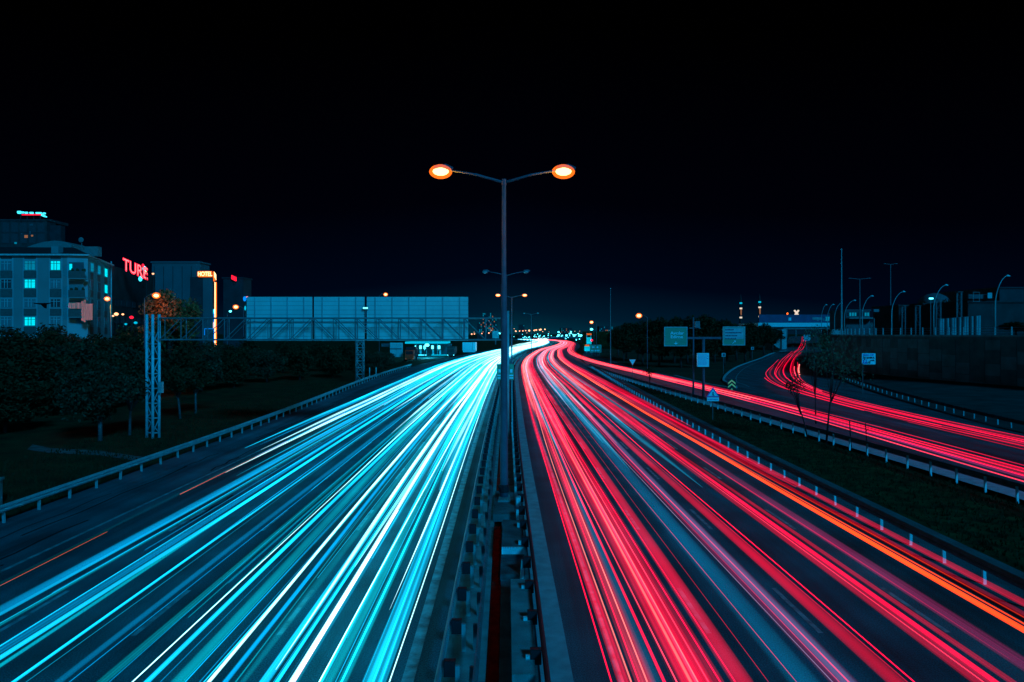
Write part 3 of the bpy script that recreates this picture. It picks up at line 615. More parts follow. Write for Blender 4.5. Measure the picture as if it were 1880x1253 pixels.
mb = MB(); mb.box(cx - .05, cx + .04, WY - .03, WY - .014, b[2] + .12, b[2] + .42).bar((cx + .02, WY - .022, b[2] + .2), (cx + .1, WY - .022, b[2] + .1), .03); mb.build("symbol", 'signtext', t)
pl = at(1298, 730, WY); p2 = at(1320, 737, WY); MB().box(pl[0], p2[0], WY, WY + .04, p2[2], pl[2]).build("plate", 'signwhite', t)
mb = MB(); xx = pl[0] + .12
while xx < p2[0] - .15: mb.box(xx, xx + .07, WY - .01, WY - .001, p2[2] + .1, p2[2] + .2); xx += .12
mb.build("small_print", 'signblue', t); MB().tube([(cx, WY + .08, 0), (cx, WY + .08, b[2] + .5)], .04, 6).build("post", 'galv_d', t)
# give way
a = at(1155.5, 660.5, 110); b = at(1167, 671, 110); cx = (a[0] + b[0]) / 2; t = thing("give_way_sign", "downward pointing triangular sign beyond the side road", "road sign", (cx, 110, 0))
tri(MB(), cx, b[2] - .08, a[2] + .05, .62, 110, 110.04, True).build("border", 'redpaint', t); tri(MB(), cx, b[2] + .03, a[2] - .01, .5, 109.985, 109.997, True).build("face", 'signwhite', t); MB().tube([(cx, 110.1, 0), (cx, 110.1, b[2] + .3)], .04, 6).build("post", 'galv_d', t)
# small marker signs in the dark slope
for px, py, Y, lb in ((1328.5, 652, 125, "tiny pale marker plate low on the dark slope"), (1381.5, 640, 170, "tiny pale marker plate higher on the dark slope, nearer the bridge")):
    x, y, z = at(px, py, Y); t = thing("marker_sign", lb, "marker sign", (x, Y, 0), "marker plates on the slope"); MB().box(x - .35, x + .35, Y, Y + .05, z - .35, z + .35).build("plate", 'galv', t); MB().box(x - .12, x + .2, Y - .02, Y - .002, z - .2, z + .2).build("mark", 'signtext', t); MB().tube([(x, Y + .1, 0), (x, Y + .1, z)], .04, 5).build("post", 'galv_d', t)
# shopping centre sign
MY = 84; a = at(1582.5, 649, MY); b = at(1607.5, 669.5, MY); cx = (a[0] + b[0]) / 2
t = thing("car_park_sign", "pale sign with two lines, a parking symbol and a turning arrow before the retaining wall", "road sign", (cx, MY, 0))
MB().box(a[0], b[0], MY, MY + .05, b[2], a[2]).build("board", 'signwhite', t)
text("MALL OF", .33, (cx - .05, MY - .02, a[2] - .22), 0, "lettering", 'signblue', t, .006, 1.0); text("\u0130STANBUL", .31, (cx, MY - .02, a[2] - .56), 0, "lettering", 'signtext', t, .006, 1.0)
MB().box(cx - .72, cx - .22, MY - .012, MY - .002, b[2] + .08, b[2] + .6).build("parking_square", 'signblue', t); text("P", .5, (cx - .47, MY - .03, b[2] + .34), 0, "lettering", 'signwhite', t, .01)
mb = MB(); mb.bar((cx + .12, MY - .02, b[2] + .1), (cx + .12, MY - .02, b[2] + .4), .08).bar((cx + .12, MY - .02, b[2] + .4), (cx + .3, MY - .02, b[2] + .5), .08).bar((cx + .3, MY - .02, b[2] + .5), (cx + .5, MY - .02, b[2] + .5), .08); tri(mb, cx + .56, b[2] + .4, b[2] + .62, .16, MY - .03, MY - .003); mb.build("arrow", 'signtext', t)
MB().tube([(a[0] + .15, MY + .1, 0), (a[0] + .15, MY + .1, b[2] + .4)], .04, 6).build("post", 'galv_d', t)
# vertical reflective bollard row far right small vent
# far green signs and totem by the fuel station
t, a, b = green_sign(1083, 1104, 633.5, 647.5, 235, "far green sign with two pale lines beside the fuel totem")
mb = MB(); xx = a[0] + .5
for i in range(5): mb.box(xx, xx + .4, 234.97, 234.99, b[2] + .4, b[2] + .9); xx += .6
mb.box(a[0] + .8, a[0] + 1.6, 234.97, 234.99, b[2] + 1.5, b[2] + 2.1).box(a[0] + 2.2, a[0] + 2.9, 234.97, 234.99, b[2] + 1.5, b[2] + 2.1); mb.build("pale_mark", 'signwhite', t); MB().box(a[0] + .6, a[0] + .75, 235.1, 235.25, -.1, b[2] + 1).build("post", 'galv_d', t); MB().box(b[0] - .75, b[0] - .6, 235.1, 235.25, -.1, b[2] + 1).build("post", 'galv_d', t)
t = thing("fuel_totem", "lit price totem with orange bands right of the bright bend", "totem sign", (at(1080, 640, 240)[0], 240, 0)); TY = 240
def pbox(name, px0, px1, py0, py1, Y, m, t, d=.4, y_off=0):
    a = at(px0, py0, Y); b = at(px1, py1, Y); return MB().box(a[0], b[0], Y + y_off, Y + y_off + d, b[2], a[2]).build(name, m, t)
pbox("pole", 1076.5, 1078, 612, 648, TY, 'galv', t); pbox("pole", 1084, 1085.5, 612, 648, TY, 'galv', t)
pbox("price_panel", 1077, 1086, 619.8, 632, TY, 'cyl2', t, .5, -.2); pbox("top_band", 1077, 1086, 612.5, 615.5, TY, 'orange_e', t, .5, -.2); pbox("lower_band", 1073.5, 1081.5, 633, 636, TY, 'orange_e', t, .5, -.9); pbox("kiosk", 1074, 1083, 636.5, 645, TY, 'cyl2', t, 3, -.6); pbox("red_light", 1084.4, 1088, 623.3, 626.8, TY, 'neonred', t, .4, -.7)

# ------------------------------------------------------------------ bridge over the loop
BY = 300
t = thing("road_bridge", "low concrete road bridge crossing the loop road below the upper road", "bridge", (at(1440, 640, BY)[0], BY, 0))
pbox("deck", 1392, 1562, 593, 600.5, BY, 'post', t, 26); pbox("parapet", 1394, 1560, 578, 592.6, BY, 'banner', t, .5, .3)
pbox("beam", 1440, 1556, 600.9, 604.5, BY, 'conc', t, 24, 1); pbox("abutment", 1437.5, 1446, 604.8, 645, BY, 'conc_l', t, 20, 1.2)
a = at(1446, 605, BY); b = at(1458, 645, BY); MB().prism([(a[0] + .02, BY + 1.4), (b[0], BY + 8), (b[0], BY + 20), (a[0] + .02, BY + 20)], -.2, a[2] - .2).build("pier", 'conc', t)
a = at(1394, 593.5, BY + 2); b = at(1437, 645, BY + 2); mb = MB(); n_ = 0
mb.v = [(a[0], BY + 2, a[2]), (b[0], BY + 2, a[2]), (b[0], BY + 2, -.1), (at(1428, 600, BY)[0], BY + 2, 1.5), (a[0], BY + 2, 8.5)]; k = len(mb.v); mb.v += [(x, y + 1, z) for x, y, z in mb.v]
mb.f = [(4, 3, 2, 1, 0), (5, 6, 7, 8, 9)] + [(i, (i + 1) % 5, 5 + (i + 1) % 5, 5 + i) for i in range(5)]; mb.build("wing_wall", 'conc', t)
pbox("banner_strip", 1516, 1532, 582, 589.5, BY, 'winlit2', t, .06, .2); pbox("banner_strip", 1492, 1510, 583, 587, BY, 'corr', t, .06, .2); pbox("banner_strip", 1448, 1453, 583.5, 589, BY, 'signwhite', t, .06, .2)
mb = MB()
for k in range(14): px = 1494 + k * 3.6; a = at(px, 583 + (k % 3), BY); mb.box(a[0], a[0] + .35, BY + .1, BY + .18, a[2] - 1.2, a[2])
mb.build("pale_mark", 'corr', t)
# approach embankments
mb = MB(); x = at(1394, 0, BY)[0]; mb.prism([(x, BY + 2.6), (x, BY + 27), (x - 75, BY + 27), (x - 30, BY + 3)], -.3, 8.3); struct(mb.build("embankment", 'earth'))
x = at(1562, 0, BY)[0]; mb = MB(); mb.prism([(x - .5, BY), (x + 80, BY - 20), (x + 80, BY + 30), (x - .5, BY + 27)], 6.9, 12.0); struct(mb.build("embankment", 'conc_d'))
a = at(1459, 616, BY + 5); t = thing("road_sign", "pale blue sign half hidden by leaves beneath the bridge", "road sign", (at(1481, 620, 240)[0], 240, 0)); pbox("board", 1475.5, 1488, 615, 626, 240, 'galv', t, .1); x = at(1481, 0, 240)[0]; MB().box(x - .1, x + .1, 240.15, 240.3, -.1, 6).build("post", 'galv_d', t)
# lit X shaped emblem and orange light above the bridge
t = thing("emblem_sign", "white glowing X-shaped emblem above the bridge parapet", "illuminated sign", (at(1463, 575, 420)[0], 420, 12)); a = at(1458.5, 570, 420); b = at(1467, 581, 420)
mb = MB(); mb.bar((a[0], 420, a[2]), (b[0], 420, b[2]), .8).bar((b[0], 420.6, a[2]), (a[0], 420.6, b[2]), .8); mb.build("cross", 'signlit' if 'signlit' in M else 'mini_w', t); MB().box((a[0] + b[0]) / 2 - .2, (a[0] + b[0]) / 2 + .2, 421, 421.4, 0, b[2] + 1).build("post", 'galv_d', t)
t = thing("beacon", "small orange glowing beacon left of the X-shaped emblem", "beacon", (at(1446, 578, 420)[0], 420, 0)); pbox("light", 1445, 1447.3, 574.5, 580.5, 420, 'neonor', t, .6); x = at(1446, 0, 420)[0]; MB().box(x - .15, x + .15, 420.2, 420.5, 0, at(0, 581, 420)[2]).build("post", 'galv_d', t)

# minarets
for i, (px, py, lb) in enumerate(((1360, 557, "left minaret with floodlit balconies"), (1394.5, 555, "right minaret with floodlit balconies, nearer the bridge"))):
    Y = 900; x, _, z = at(px, py, Y); t = thing("minaret", lb, "minaret", (x, Y, 0), "pair of floodlit minarets")
    MB().tube([(x, Y, 0), (x, Y, z - 2)], [2.0, 1.5], 10).build("shaft", 'dark', t); MB().tube([(x, Y, z + 2), (x, Y, z + 12)], [1.4, .05], 10).build("spire", 'dark', t)
    for dz, m, hh in ((0, 'cyl2', 2.0), (-7, 'mini_w', 2.0), (-10, 'winwarm', 4), (-14, 'winwarm', 4), (-19, 'mini_w', 2.2)): MB().tube([(x, Y - .5, z + dz - hh / 2), (x, Y - .5, z + dz + hh / 2)], 1.2 + .5 * (hh < 3), 8).build("balcony", m, t)

# ------------------------------------------------------------------ upper right: yard, buildings, masts
Yc = 112
a = at(1721, 590, Yc); b = at(1798, 611, Yc); t = thing("corrugated_fence", "lit corrugated metal fence panels behind the railing", "fence", (a[0], Yc, 7))
X = a[0]; k = 0; zt0 = at(0, 586, Yc)[2]; 
while X < b[0]:
    w = .38; zt = zt0 + (X - a[0]) / (b[0] - a[0]) * .55; mb = MB(); mb.prism([(X, Yc + .1), (X + .09, Yc), (X + w - .1, Yc), (X + w, Yc + .1), (X + w, Yc + .14), (X, Yc + .14)], 6.9, zt); mb.build("sheet", 'corr' if (k * 7) % 5 > 1 else 'dark', t); X += w + .02; k += 1
def steel_tower(px0, px1, py0, py1, Y, label):
    a = at(px0, py0, Y); b = at(px1, py1, Y); t = thing("lattice_mast", label, "lattice mast", ((a[0] + b[0]) / 2, Y, b[2]), "short lattice masts in the upper yard"); w = (b[0] - a[0]) / 2; cx = (a[0] + b[0]) / 2
    for sx in (-1, 1):
        for sy in (-1, 1): MB().box(cx + sx * w - .045, cx + sx * w + .045, Y + sy * w * .3 - .045, Y + sy * w * .3 + .045, 6.9, a[2]).build("leg", 'galv_d', t)
    mb = MB(); z = max(b[2], 7.2); k = 0
    while z < a[2] - .2:
        z2 = min(z + 1.6, a[2])
        for yy in (Y - w * .3, Y + w * .3): mb.tube([(cx - w, yy, z), (cx + w, yy, z)], .035, 4).tube([(cx - (w if k % 2 else -w), yy, z), (cx + (w if k % 2 else -w), yy, z2)], .03, 4)
        z = z2; k += 1
    mb.box(cx - w - .07, cx + w + .07, Y - w - .07, Y + w + .07, a[2], a[2] + .08); mb.build("bracing", 'galv_d', t)
steel_tower(1757, 1765, 537, 583, 125, "lattice mast rising behind the corrugated fence")
steel_tower(1681, 1689, 562, 597, 150, "lattice mast between the third curved lamp and the domed roof")
steel_tower(1719, 1727, 550, 585, 140, "lattice mast just right of the second curved lamp")
steel_tower(1656, 1662, 562, 590, 160, "small lattice mast next to the dark shed, leftmost of the four")
def block(label, px0, px1, py0, Y, m, depth=14, base=0.0, name="building", cat="building", roof=None):
    depth = min(depth, 6) if px1 < 940 else depth
    a = at(px0, py0, Y); b = at(px1, 0, Y); t = thing(name, label, cat, ((a[0] + b[0]) / 2, Y, base))
    MB().box(a[0], b[0], Y, Y + depth, base, a[2]).build("wall", m, t)
    MB().box(a[0] - .3, b[0] + .3, Y - .3, Y + depth + .3, a[2] + .002, a[2] + .4).build("roof", roof or m, t); return t, a, b
def windows(t, Y, px0, px1, py0, py1, nx, ny, mats, fill=.6, fr='dark', wfrac=.5, hfrac=.55):
    for j in range(ny):
        for i in range(nx):
            cx = px0 + (px1 - px0) * (i + .5) / nx; cy = py0 + (py1 - py0) * (j + .5) / ny; hw = (px1 - px0) / nx * wfrac / 2; hh = (py1 - py0) / ny * hfrac / 2
            a = at(cx - hw, cy - hh, Y); b = at(cx + hw, cy + hh, Y); f = MB().box(a[0] - .08, b[0] + .08, Y - .06, Y - .003, b[2] - .08, a[2] + .08).build("window", fr, t)
            MB().box(a[0], b[0], Y - .08, Y - .062, b[2], a[2]).build("pane", mats(i, j), f)
t, a, b = block("broad dark warehouse at the right edge behind the last curved lamp", 1777, 1960, 556, 150, 'dark', 30, 6.9)
pbox("fascia", 1776, 1819, 541, 549, 149.8, 'greyblue', t, .5, -.4); pbox("fascia_mark", 1811, 1819, 538, 548, 149, 'galv', t, .2, -.4)
mb = MB(); a1 = at(1787, 537, 148); b1 = at(1798, 554, 148); mb.tube([a1, (b1[0], 148, a1[2]), b1, (a1[0], 148, b1[2]), a1], .08, 4); mb.build("roof_frame", 'galv', t)
t, a, b = block("dark tower block rising at the far right edge", 1835, 1990, 530, 190, 'dark2', 30, 6.9)
t, a, b = block("dim shed left of the lattice masts on the upper road", 1650, 1680, 563, 170, 'dark', 12, 6.9)
windows(t, 170, 1652, 1678, 566, 600, 3, 2, lambda i, j: 'pane')
t, a, b = block("dark block with a few small lit windows behind the masts", 1695, 1735, 560, 165, 'dark', 12, 6.9)
windows(t, 165, 1698, 1732, 558, 604, 5, 5, lambda i, j: 'winlit' if (i, j) in ((1, 0), (3, 3)) else ('winlit2' if (i, j) == (1, 1) else 'pane'), wfrac=.4, hfrac=.4)
x, _, z = at(1715, 562, 190); t = thing("domed_building", "small building with a dim domed roof behind the upper yard", "building", (x, 190, 6.9)); MB().box(x - 4.5, x + 4.5, 186, 195, 6.9, z).build("wall", 'dark', t)
mb = MB(); mb.ball((x, 190, z), 4.2, 4.2, 3.6, 14, 8); mb.build("dome", 'greyblue', t, True)
t, a, b = block("low blue building with a row of lit windows past the bridge end", 1553, 1597, 571, 235, 'greyblue', 12, 6.9)
windows(t, 235, 1554, 1596, 573, 582, 9, 1, lambda i, j: 'winlit2' if i in (1, 2, 3, 7, 8) else 'pane', wfrac=.7, hfrac=.7)
pbox("canopy", 1552, 1600, 583.5, 586, 235, 'roof_l', t, 3, -3.2)
x, _, z = at(1545, 458, 185); t = thing("flag_mast", "very tall bare mast rising over the bridge end", "mast", (x, 185, 7)); MB().tube([(x, 185, 6.9), (x, 185, z)], [.28, .1], 8).build("mast", 'galv', t); MB().ball((x, 185, z), .2, .2, .2).build("finial", 'galv', t)
for px, py, Y, w, lb in ((1578.5, 513, 170, 2.4, "dim tall T-shaped lamp mast between the curved lamps"), (1635, 486, 190, 1.6, "tall faint T-shaped lamp mast behind the third curved lamp")):
    x, _, z = at(px, py, Y); t = thing("lamp_mast", lb, "lamp mast", (x, Y, 7), "tall T-shaped lamp masts"); MB().tube([(x, Y, 6.9), (x, Y, z)], [.2, .09], 8).build("mast", 'truss', t); MB().tube([(x - w, Y, z + .25), (x, Y, z), (x + w, Y, z + .25)], .06, 6).build("crossarm", 'truss', t)
    for s in (-1, 1): MB().ball((x + s * w, Y, z + .22), .4, .2, .12).build("lamp_head", 'truss', t)
x, _, z = at(1579.7 + 8, 574, 200)
t = thing("small_sign", "small pale rectangular sign on a post left of the third curved lamp", "sign", (at(1608, 0, 160)[0], 160, 7)); pbox("board", 1604, 1614, 568, 573, 160, 'galv_d', t, .1); x = at(1606, 0, 160)[0]; MB().box(x - .08, x + .08, 160.2, 160.3, 6.9, 11).build("post", 'galv_d', t)
for px, py, Y in ((1629, 574, 200),): x, _, z = at(px, py, Y); t = thing("wall_light", "single white point of light beside the third curved lamp", "lamp", (x, Y, 7)); MB().ball((x, Y, z), .3, .3, .3).build("bulb", 'cyl', t); MB().box(x - .06, x + .06, Y + .2, Y + .3, 6.9, z).build("post", 'galv_d', t)
x, _, z = at(1748, 548.5, 128); t = thing("flood_light", "bright blue-white floodlight beside the second curved lamp", "lamp", (at(1709, 0, 128)[0], 128, 7)); x = at(1709, 0, 128)[0]; z = at(0, 548.5, 128)[2]; MB().box(x - .35, x + .35, 127.8, 128, z - .12, z + .12).build("lens", 'cyl', t); MB().box(x - .05, x + .05, 128.01, 128.1, 6.9, z).build("post", 'galv_d', t)

# ------------------------------------------------------------------ left: apartment block
Y0 = 109.0
t = thing("apartment_block", "pale apartment block with stacked window bays and a few bright cyan windows", "building", (-85, Y0, 0))
Zc = at(0, 470, Y0)[2]; cB = at(125, 0, Y0)[0]; cC = at(157, 0, Y0)[0]; cA = -99.0; cD = (-73.9, 125.5)
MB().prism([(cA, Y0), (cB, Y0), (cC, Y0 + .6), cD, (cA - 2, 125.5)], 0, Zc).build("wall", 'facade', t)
MB().prism([(cA - .6, Y0 - .6), (cB, Y0 - .6), (cC + .5, Y0), (cD[0] + .5, cD[1] + .5), (cA - 2, 126.5)], Zc + .002, Zc + .25).build("eaves", 'frame', t)
mb = MB(); zt = at(0, 452, Y0 + 6)[2]; mb.v = [(cA, Y0 - .4, Zc + .26), (cC + .3, Y0 + .2, Zc + .26), (cD[0], cD[1], Zc + .26), (cA, 126, Zc + .26), (cA, Y0 + 7, zt), (cC - 7, Y0 + 8, zt)]; mb.f = [(0, 1, 5, 4), (1, 2, 5), (2, 3, 4, 5), (3, 0, 4), (3, 2, 1, 0)]; rf = mb.build("roof", 'roof', t)
a = at(155, 453, Y0 + 3); b = at(180, 470, Y0 + 3); MB().box(a[0], b[0], Y0 + 3, Y0 + 4, Zc + .3, a[2]).build("roof_hut", 'roof_l', t)
a = at(94, 452, Y0 + 1); b = at(107, 463, Y0 + 1); MB().box(a[0], b[0], Y0 + 1.0, Y0 + 2.2, Zc + .3, a[2]).build("chimney", 'facade_r', t)
mb = MB(); P = [at(40, 458, Y0 + 9), at(60, 450, Y0 + 9), at(80, 444.5, Y0 + 9), at(100, 442, Y0 + 9), at(118, 444, Y0 + 9), at(131, 449, Y0 + 9)]; n = len(P)
mb.v = [p for p in P] + [(p[0], p[1] + 5, p[2]) for p in P] + [(p[0], p[1], Zc + .3) for p in P] + [(p[0], p[1] + 5, Zc + .3) for p in P]
for i in range(n - 1): mb.f += [(i, i + 1, n + i + 1, n + i), (i, 2 * n + i, 2 * n + i + 1, i + 1), (n + i, n + i + 1, 3 * n + i + 1, 3 * n + i)]
mb.f += [(0, n, 3 * n, 2 * n), (n - 1, 3 * n - 1, 4 * n - 1, 2 * n - 1)]; mb.build("curved_roof", 'roof_l', t)
x, y, z = at(150, 441, Y0 + 6); MB().tube([(x, y, Zc), (x, y, z)], .05, 5).ball((x, y - .2, z), .45, .12, .45).build("satellite_dish", 'roof_l', t)
rows = ((479, 497), (513, 530), (549, 565), (582, 599)); spd = ((497.5, 511), (531, 546), (567, 580), (600, 614)); tops = ((471.2, 475.5), )
cols = ((-98, -78), (-50, -30), (2, 22), (45, 66), (93, 112))
litw = {(1, 3): 'winlit', (0, 4): 'winlit', (3, 3): 'winlit', (0, 3): 'winlit2', (1, 0): 'winlit', (2, 1): 'winlit2'}
def win(t, px0, px1, py0, py1, Y, m, skew=None):
    a = at(px0, py0, Y); b = at(px1, py1, Y)
    f = MB().box(a[0], b[0], Y - .07, Y - .003, b[2], a[2]).build("window", 'facade_r', t)
    MB().box(a[0] + .1, b[0] - .1, Y - .09, Y - .072, b[2] + .08, a[2] - .08).build("pane", m, f)
    mb = MB(); w = b[0] - a[0]; h = a[2] - b[2]
    for fx in (.36, .62): mb.box(a[0] + w * fx - .04, a[0] + w * fx + .04, Y - .12, Y - .092, b[2] + .08, a[2] - .08)
    mb.box(a[0] + .1, b[0] - .1, Y - .118, Y - .093, b[2] + h * .68, b[2] + h * .68 + .06); mb.build("mullion", 'greyblue' if m.startswith('winlit') else 'frame', f)
for j in range(4):
    for i, (c0, c1) in enumerate(cols):
        win(t, c0, c1, rows[j][0], rows[j][1], Y0, litw.get((j, i), 'pane_l' if (i + j) % 3 else 'pane'))
        a = at(c0 - 1, spd[j][0], Y0); b = at(c1 + 1, spd[j][1], Y0); MB().box(a[0], b[0], Y0 - .1, Y0 - .004, b[2], a[2]).build("spandrel", 'spandrel', t)
for (c0, c1) in cols: a = at(c0, 471.5, Y0); b = at(c1, 476, Y0); MB().box(a[0], b[0], Y0 - .05, Y0 - .004, b[2], a[2]).build("spandrel", 'spandrel', t)
for (c0, c1) in ((-25, -5), (25, 42), (69, 90), (115, 123)): a = at(c0, 471, Y0); b = at(c1, 620, Y0); MB().box(a[0], b[0], Y0 - .03, Y0 - .003, b[2], a[2] - .1).build("pilaster", 'facade_r', t)
for j, (p0, p1) in enumerate(((498, 511), (533, 546), (568, 582))):
    a = at(126, p0, Y0 - 1.2); b = at(156, p1, Y0 - 1.2); f = MB().box(a[0], b[0], Y0 - 1.3, Y0 - .1, b[2] - .15, b[2]).build("balcony", 'facade_r', t)
    MB().box(a[0], b[0], Y0 - 1.3, Y0 - 1.2, b[2] + .01, a[2]).build("parapet", 'spandrel', f)
    c = at(127, p0 - 16, Y0); d = at(154, p0 + 6, Y0); MB().box(c[0], d[0], Y0 - .06, Y0 - .003, b[2] + .02, c[2]).build("balcony_door", 'pane_l' if j else 'greyblue', f)
    if j == 0:
        c = at(128, 485, Y0); d = at(133, 496, Y0); MB().box(c[0], d[0], Y0 - .1, Y0 - .065, d[2], c[2]).build("lit_pane", 'winlit', f)
    if j == 2:
        for c0, c1, y0_, y1_ in ((125.5, 149, 556, 567), (149.5, 153.5, 553, 590), (154, 157.5, 551, 592), (158, 170, 558, 588)):
            c = at(c0, y0_, Y0 - 1.5); d = at(c1, y1_, Y0 - 1.5); cm = MB(); k_ = 6; ww = (d[0] - c[0]) / k_
            for q in range(k_): cm.prism([(c[0] + ww * q, Y0 - 1.5 + .08 * (q % 2)), (c[0] + ww * (q + 1), Y0 - 1.5 + .08 * ((q + 1) % 2)), (c[0] + ww * (q + 1), Y0 - 1.46 + .08 * ((q + 1) % 2)), (c[0] + ww * q, Y0 - 1.46 + .08 * (q % 2))], d[2], c[2])
            cm.build("lamplit_curtain", 'lamplit_curtain', f)  # curtain sheets added to show orange lamplight on the balcony
    mb = MB()
    for k in range(7): xx = a[0] + (b[0] - a[0]) * rnd.random(); mb.ball((xx, Y0 - 1.0, a[2] + .1), .22, .2, rnd.uniform(.2, .45), 6, 4)
    mb.build("pot_plant", 'leaf2', f)
# side face windows
sx0, sy0, sx1, sy1 = cC, Y0 + .6, cD[0], cD[1]; L = math.hypot(sx1 - sx0, sy1 - sy0); dx, dy = (sx1 - sx0) / L, (sy1 - sy0) / L; nx, ny = dy, -dx
for i, (u0, u1) in enumerate(((1.6, 3.6), (6.6, 8.8), (12.0, 14.4))):
    for j in range(4):
        zc = at(0, (rows[j][0] + rows[j][1]) / 2, Y0)[2]; p = lambda u, d: (sx0 + dx * u + nx * d, sy0 + dy * u + ny * d)
        m = 'winlit' if (i, j) in ((2, 0), (2, 1)) else 'winlit2' if (i, j) in ((0, 0), (1, 0)) else 'pane_l'
        f = MB().prism([p(u0, .003), p(u1, .003), p(u1, .07), p(u0, .07)][::-1], zc - .8, zc + .8).build("window", 'facade_r', t); MB().prism([p(u0 + .1, .072), p(u1 - .1, .072), p(u1 - .1, .09), p(u0 + .1, .09)][::-1], zc - .72, zc + .72).build("pane", m, f)
        MB().prism([p(u0, .003), p(u1, .003), p(u1, .06), p(u0, .06)][::-1], zc - 2.0, zc - .85).build("spandrel", 'spandrel', t)
MB().tube([(cD[0] + .4, cD[1] - .3, 0), (cD[0] + .4, cD[1] - .3, Zc + .8)], .12, 6).build("downpipe", 'galv', t)

# bird
bx, by, bz = at(79, 561, 60); t = thing("bird", "black bird gliding with wings spread before the apartment block", "bird", (bx, by, bz))
mb = MB(); s = .55
mb.v = [(bx - 1.0 * .85, by, bz + .22), (bx - .35, by - .05, bz + .2), (bx + .1, by, bz + .2), (bx + .55, by - .05, bz + .22), (bx + 1.0 * .8, by, bz + .26), (bx - .8, by, bz + .14), (bx - .2, by + .02, bz + .05), (bx + .08, by, bz - .22), (bx + .28, by, bz - .28), (bx + .3, by + .02, bz + .08), (bx + .75, by, bz + .2)]
k = len(mb.v); mb.v += [(x, y + .06, z) for x, y, z in mb.v]; loop = [0, 5, 6, 7, 8, 9, 10, 4, 3, 2, 1]
mb.f = [tuple(loop), tuple(k + i for i in loop[::-1])] + [(loop[i], k + loop[i], k + loop[(i + 1) % 11], loop[(i + 1) % 11]) for i in range(11)]
mb.ball((bx + .12, by + .03, bz + .1), .16, .2, .12, 8, 6); mb.build("body", 'bird', t)

# tower behind
TY = 300; t, a, b = block("dark tower with a blue and red rooftop sign behind the apartment block", -60, 86, 406, TY, 'dark', 25)
pbox("side_wing", 86.3, 106, 413, 470, TY, 'dark2', t, 3, 2); pbox("crown_wall", -20, 82, 400, 405.5, TY, 'dark', t, 12, 4)
windows(t, TY, -30, 84, 408, 448, 7, 2, lambda i, j: 'pane', fr='dark2', wfrac=.75, hfrac=.85)
mb = MB()
for (px, py, w, h) in ((57, 413, 6, 3), (55, 427.5, 2.5, 5), (39.5, 429.5, 3, 2)): a = at(px - w / 2, py - h / 2, TY - .3); b = at(px + w / 2, py + h / 2, TY - .3); mb.box(a[0], b[0], TY - .2, TY - .1, b[2], a[2])
mb.build("lit_pane", 'greyblue', t); mb = MB()
for (px, py, w, h) in ((47.5, 434.5, 6, 5), (58.5, 433, 3.5, 3)): a = at(px - w / 2, py - h / 2, TY - .3); b = at(px + w / 2, py + h / 2, TY - .3); mb.box(a[0], b[0], TY - .2, TY - .1, b[2], a[2])
mb.build("lit_pane", 'winwarm', t); a = at(27, 445, TY); MB().box(a[0], a[0] + 1, TY - .2, TY - .1, a[2] - .8, a[2]).build("lit_pane", 'winlit2', t)
t = thing("rooftop_sign", "glowing blue and red rooftop sign with a swoosh on the dark tower", "illuminated sign", (at(58, 394, 298)[0], 298, at(0, 399, 298)[2]))
for (px, w, h, py) in ((35.5, 5, 6.2, 390.3), (42, 4, 4, 390.5), (48.5, 4.5, 4, 391), (58, 6, 4, 391.3), (71, 10, 3.6, 391.5), (81, 4.2, 4, 392.3)):
    a = at(px - w / 2, py - h / 2, 298); b = at(px + w / 2, py + h / 2, 298); MB().tube([(a[0], 298, (a[2] + b[2]) / 2), (b[0], 298, (a[2] + b[2]) / 2)], (a[2] - b[2]) / 2 * .85, 8).build("glyph", 'neoncy', t)
a = at(40, 393.6, 298); b = at(75, 395.4, 298); MB().box(a[0], b[0], 298, 298.2, b[2], a[2]).build("underline", 'neonred', t); MB().tube([at(77, 395, 298), at(81, 397, 298), at(86, 399, 298)], [.5, .45, .2], 6).build("swoosh", 'neoncy', t)
mb = MB()
for px in (38, 50, 62, 74): a = at(px, 399, 298.5); mb.box(a[0] - .1, a[0] + .1, 298.4, 298.6, at(0, 405, 298)[2], a[2] + 1)
a = at(38, 399, 298.5); mb.box(a[0] - .1, at(74, 0, 298.5)[0] + .1, 298.39, 298.61, a[2] + 1.0, a[2] + 1.2)
mb.build("support_frame", 'dark', t)
# dark building with red sign
t = thing("shopping_hall", "long dark hall carrying the red sign, right of the apartment block", "building", (-92, 150, 0)); pA, pB = at(196, 486, 132), at(285, 508, 165)
mb = MB(); mb.v = [(pA[0], 132, 0), (pB[0], 165, 0), (pB[0] - 30, 185, 0), (pA[0] - 30, 150, 0), (pA[0], 132, pA[2]), (pB[0], 165, pB[2]), (pB[0] - 30, 185, pB[2]), (pA[0] - 30, 150, pA[2])]; mb.f = [(3, 2, 1, 0), (4, 5, 6, 7), (0, 1, 5, 4), (1, 2, 6, 5), (2, 3, 7, 6), (3, 0, 4, 7)]; mb.build("wall", 'dark', t)
ang = math.atan2(165 - 132, pB[0] - pA[0])
mb = MB(); wn_ = MB()
for k in range(9):
    f = (k + .5) / 9; x = pA[0] + (pB[0] - pA[0]) * f; y = 132 + 33 * f
    for z in (6, 9.5, 13): ca, sa = math.cos(ang), math.sin(ang); wn_.prism([(x - 1.2 * ca + .05 * sa, y - 1.2 * sa - .05 * ca), (x + 1.2 * ca + .05 * sa, y + 1.2 * sa - .05 * ca), (x + 1.2 * ca + .12 * sa, y + 1.2 * sa - .12 * ca), (x - 1.2 * ca + .12 * sa, y - 1.2 * sa - .12 * ca)][::-1], z, z + 1.3)
wn_.build("window", 'pane', t)
c = at(249, 496, 140); t = thing("red_sign", "slanting red neon letters with blue drops on the dark hall", "illuminated sign", (c[0], 139, c[2]))
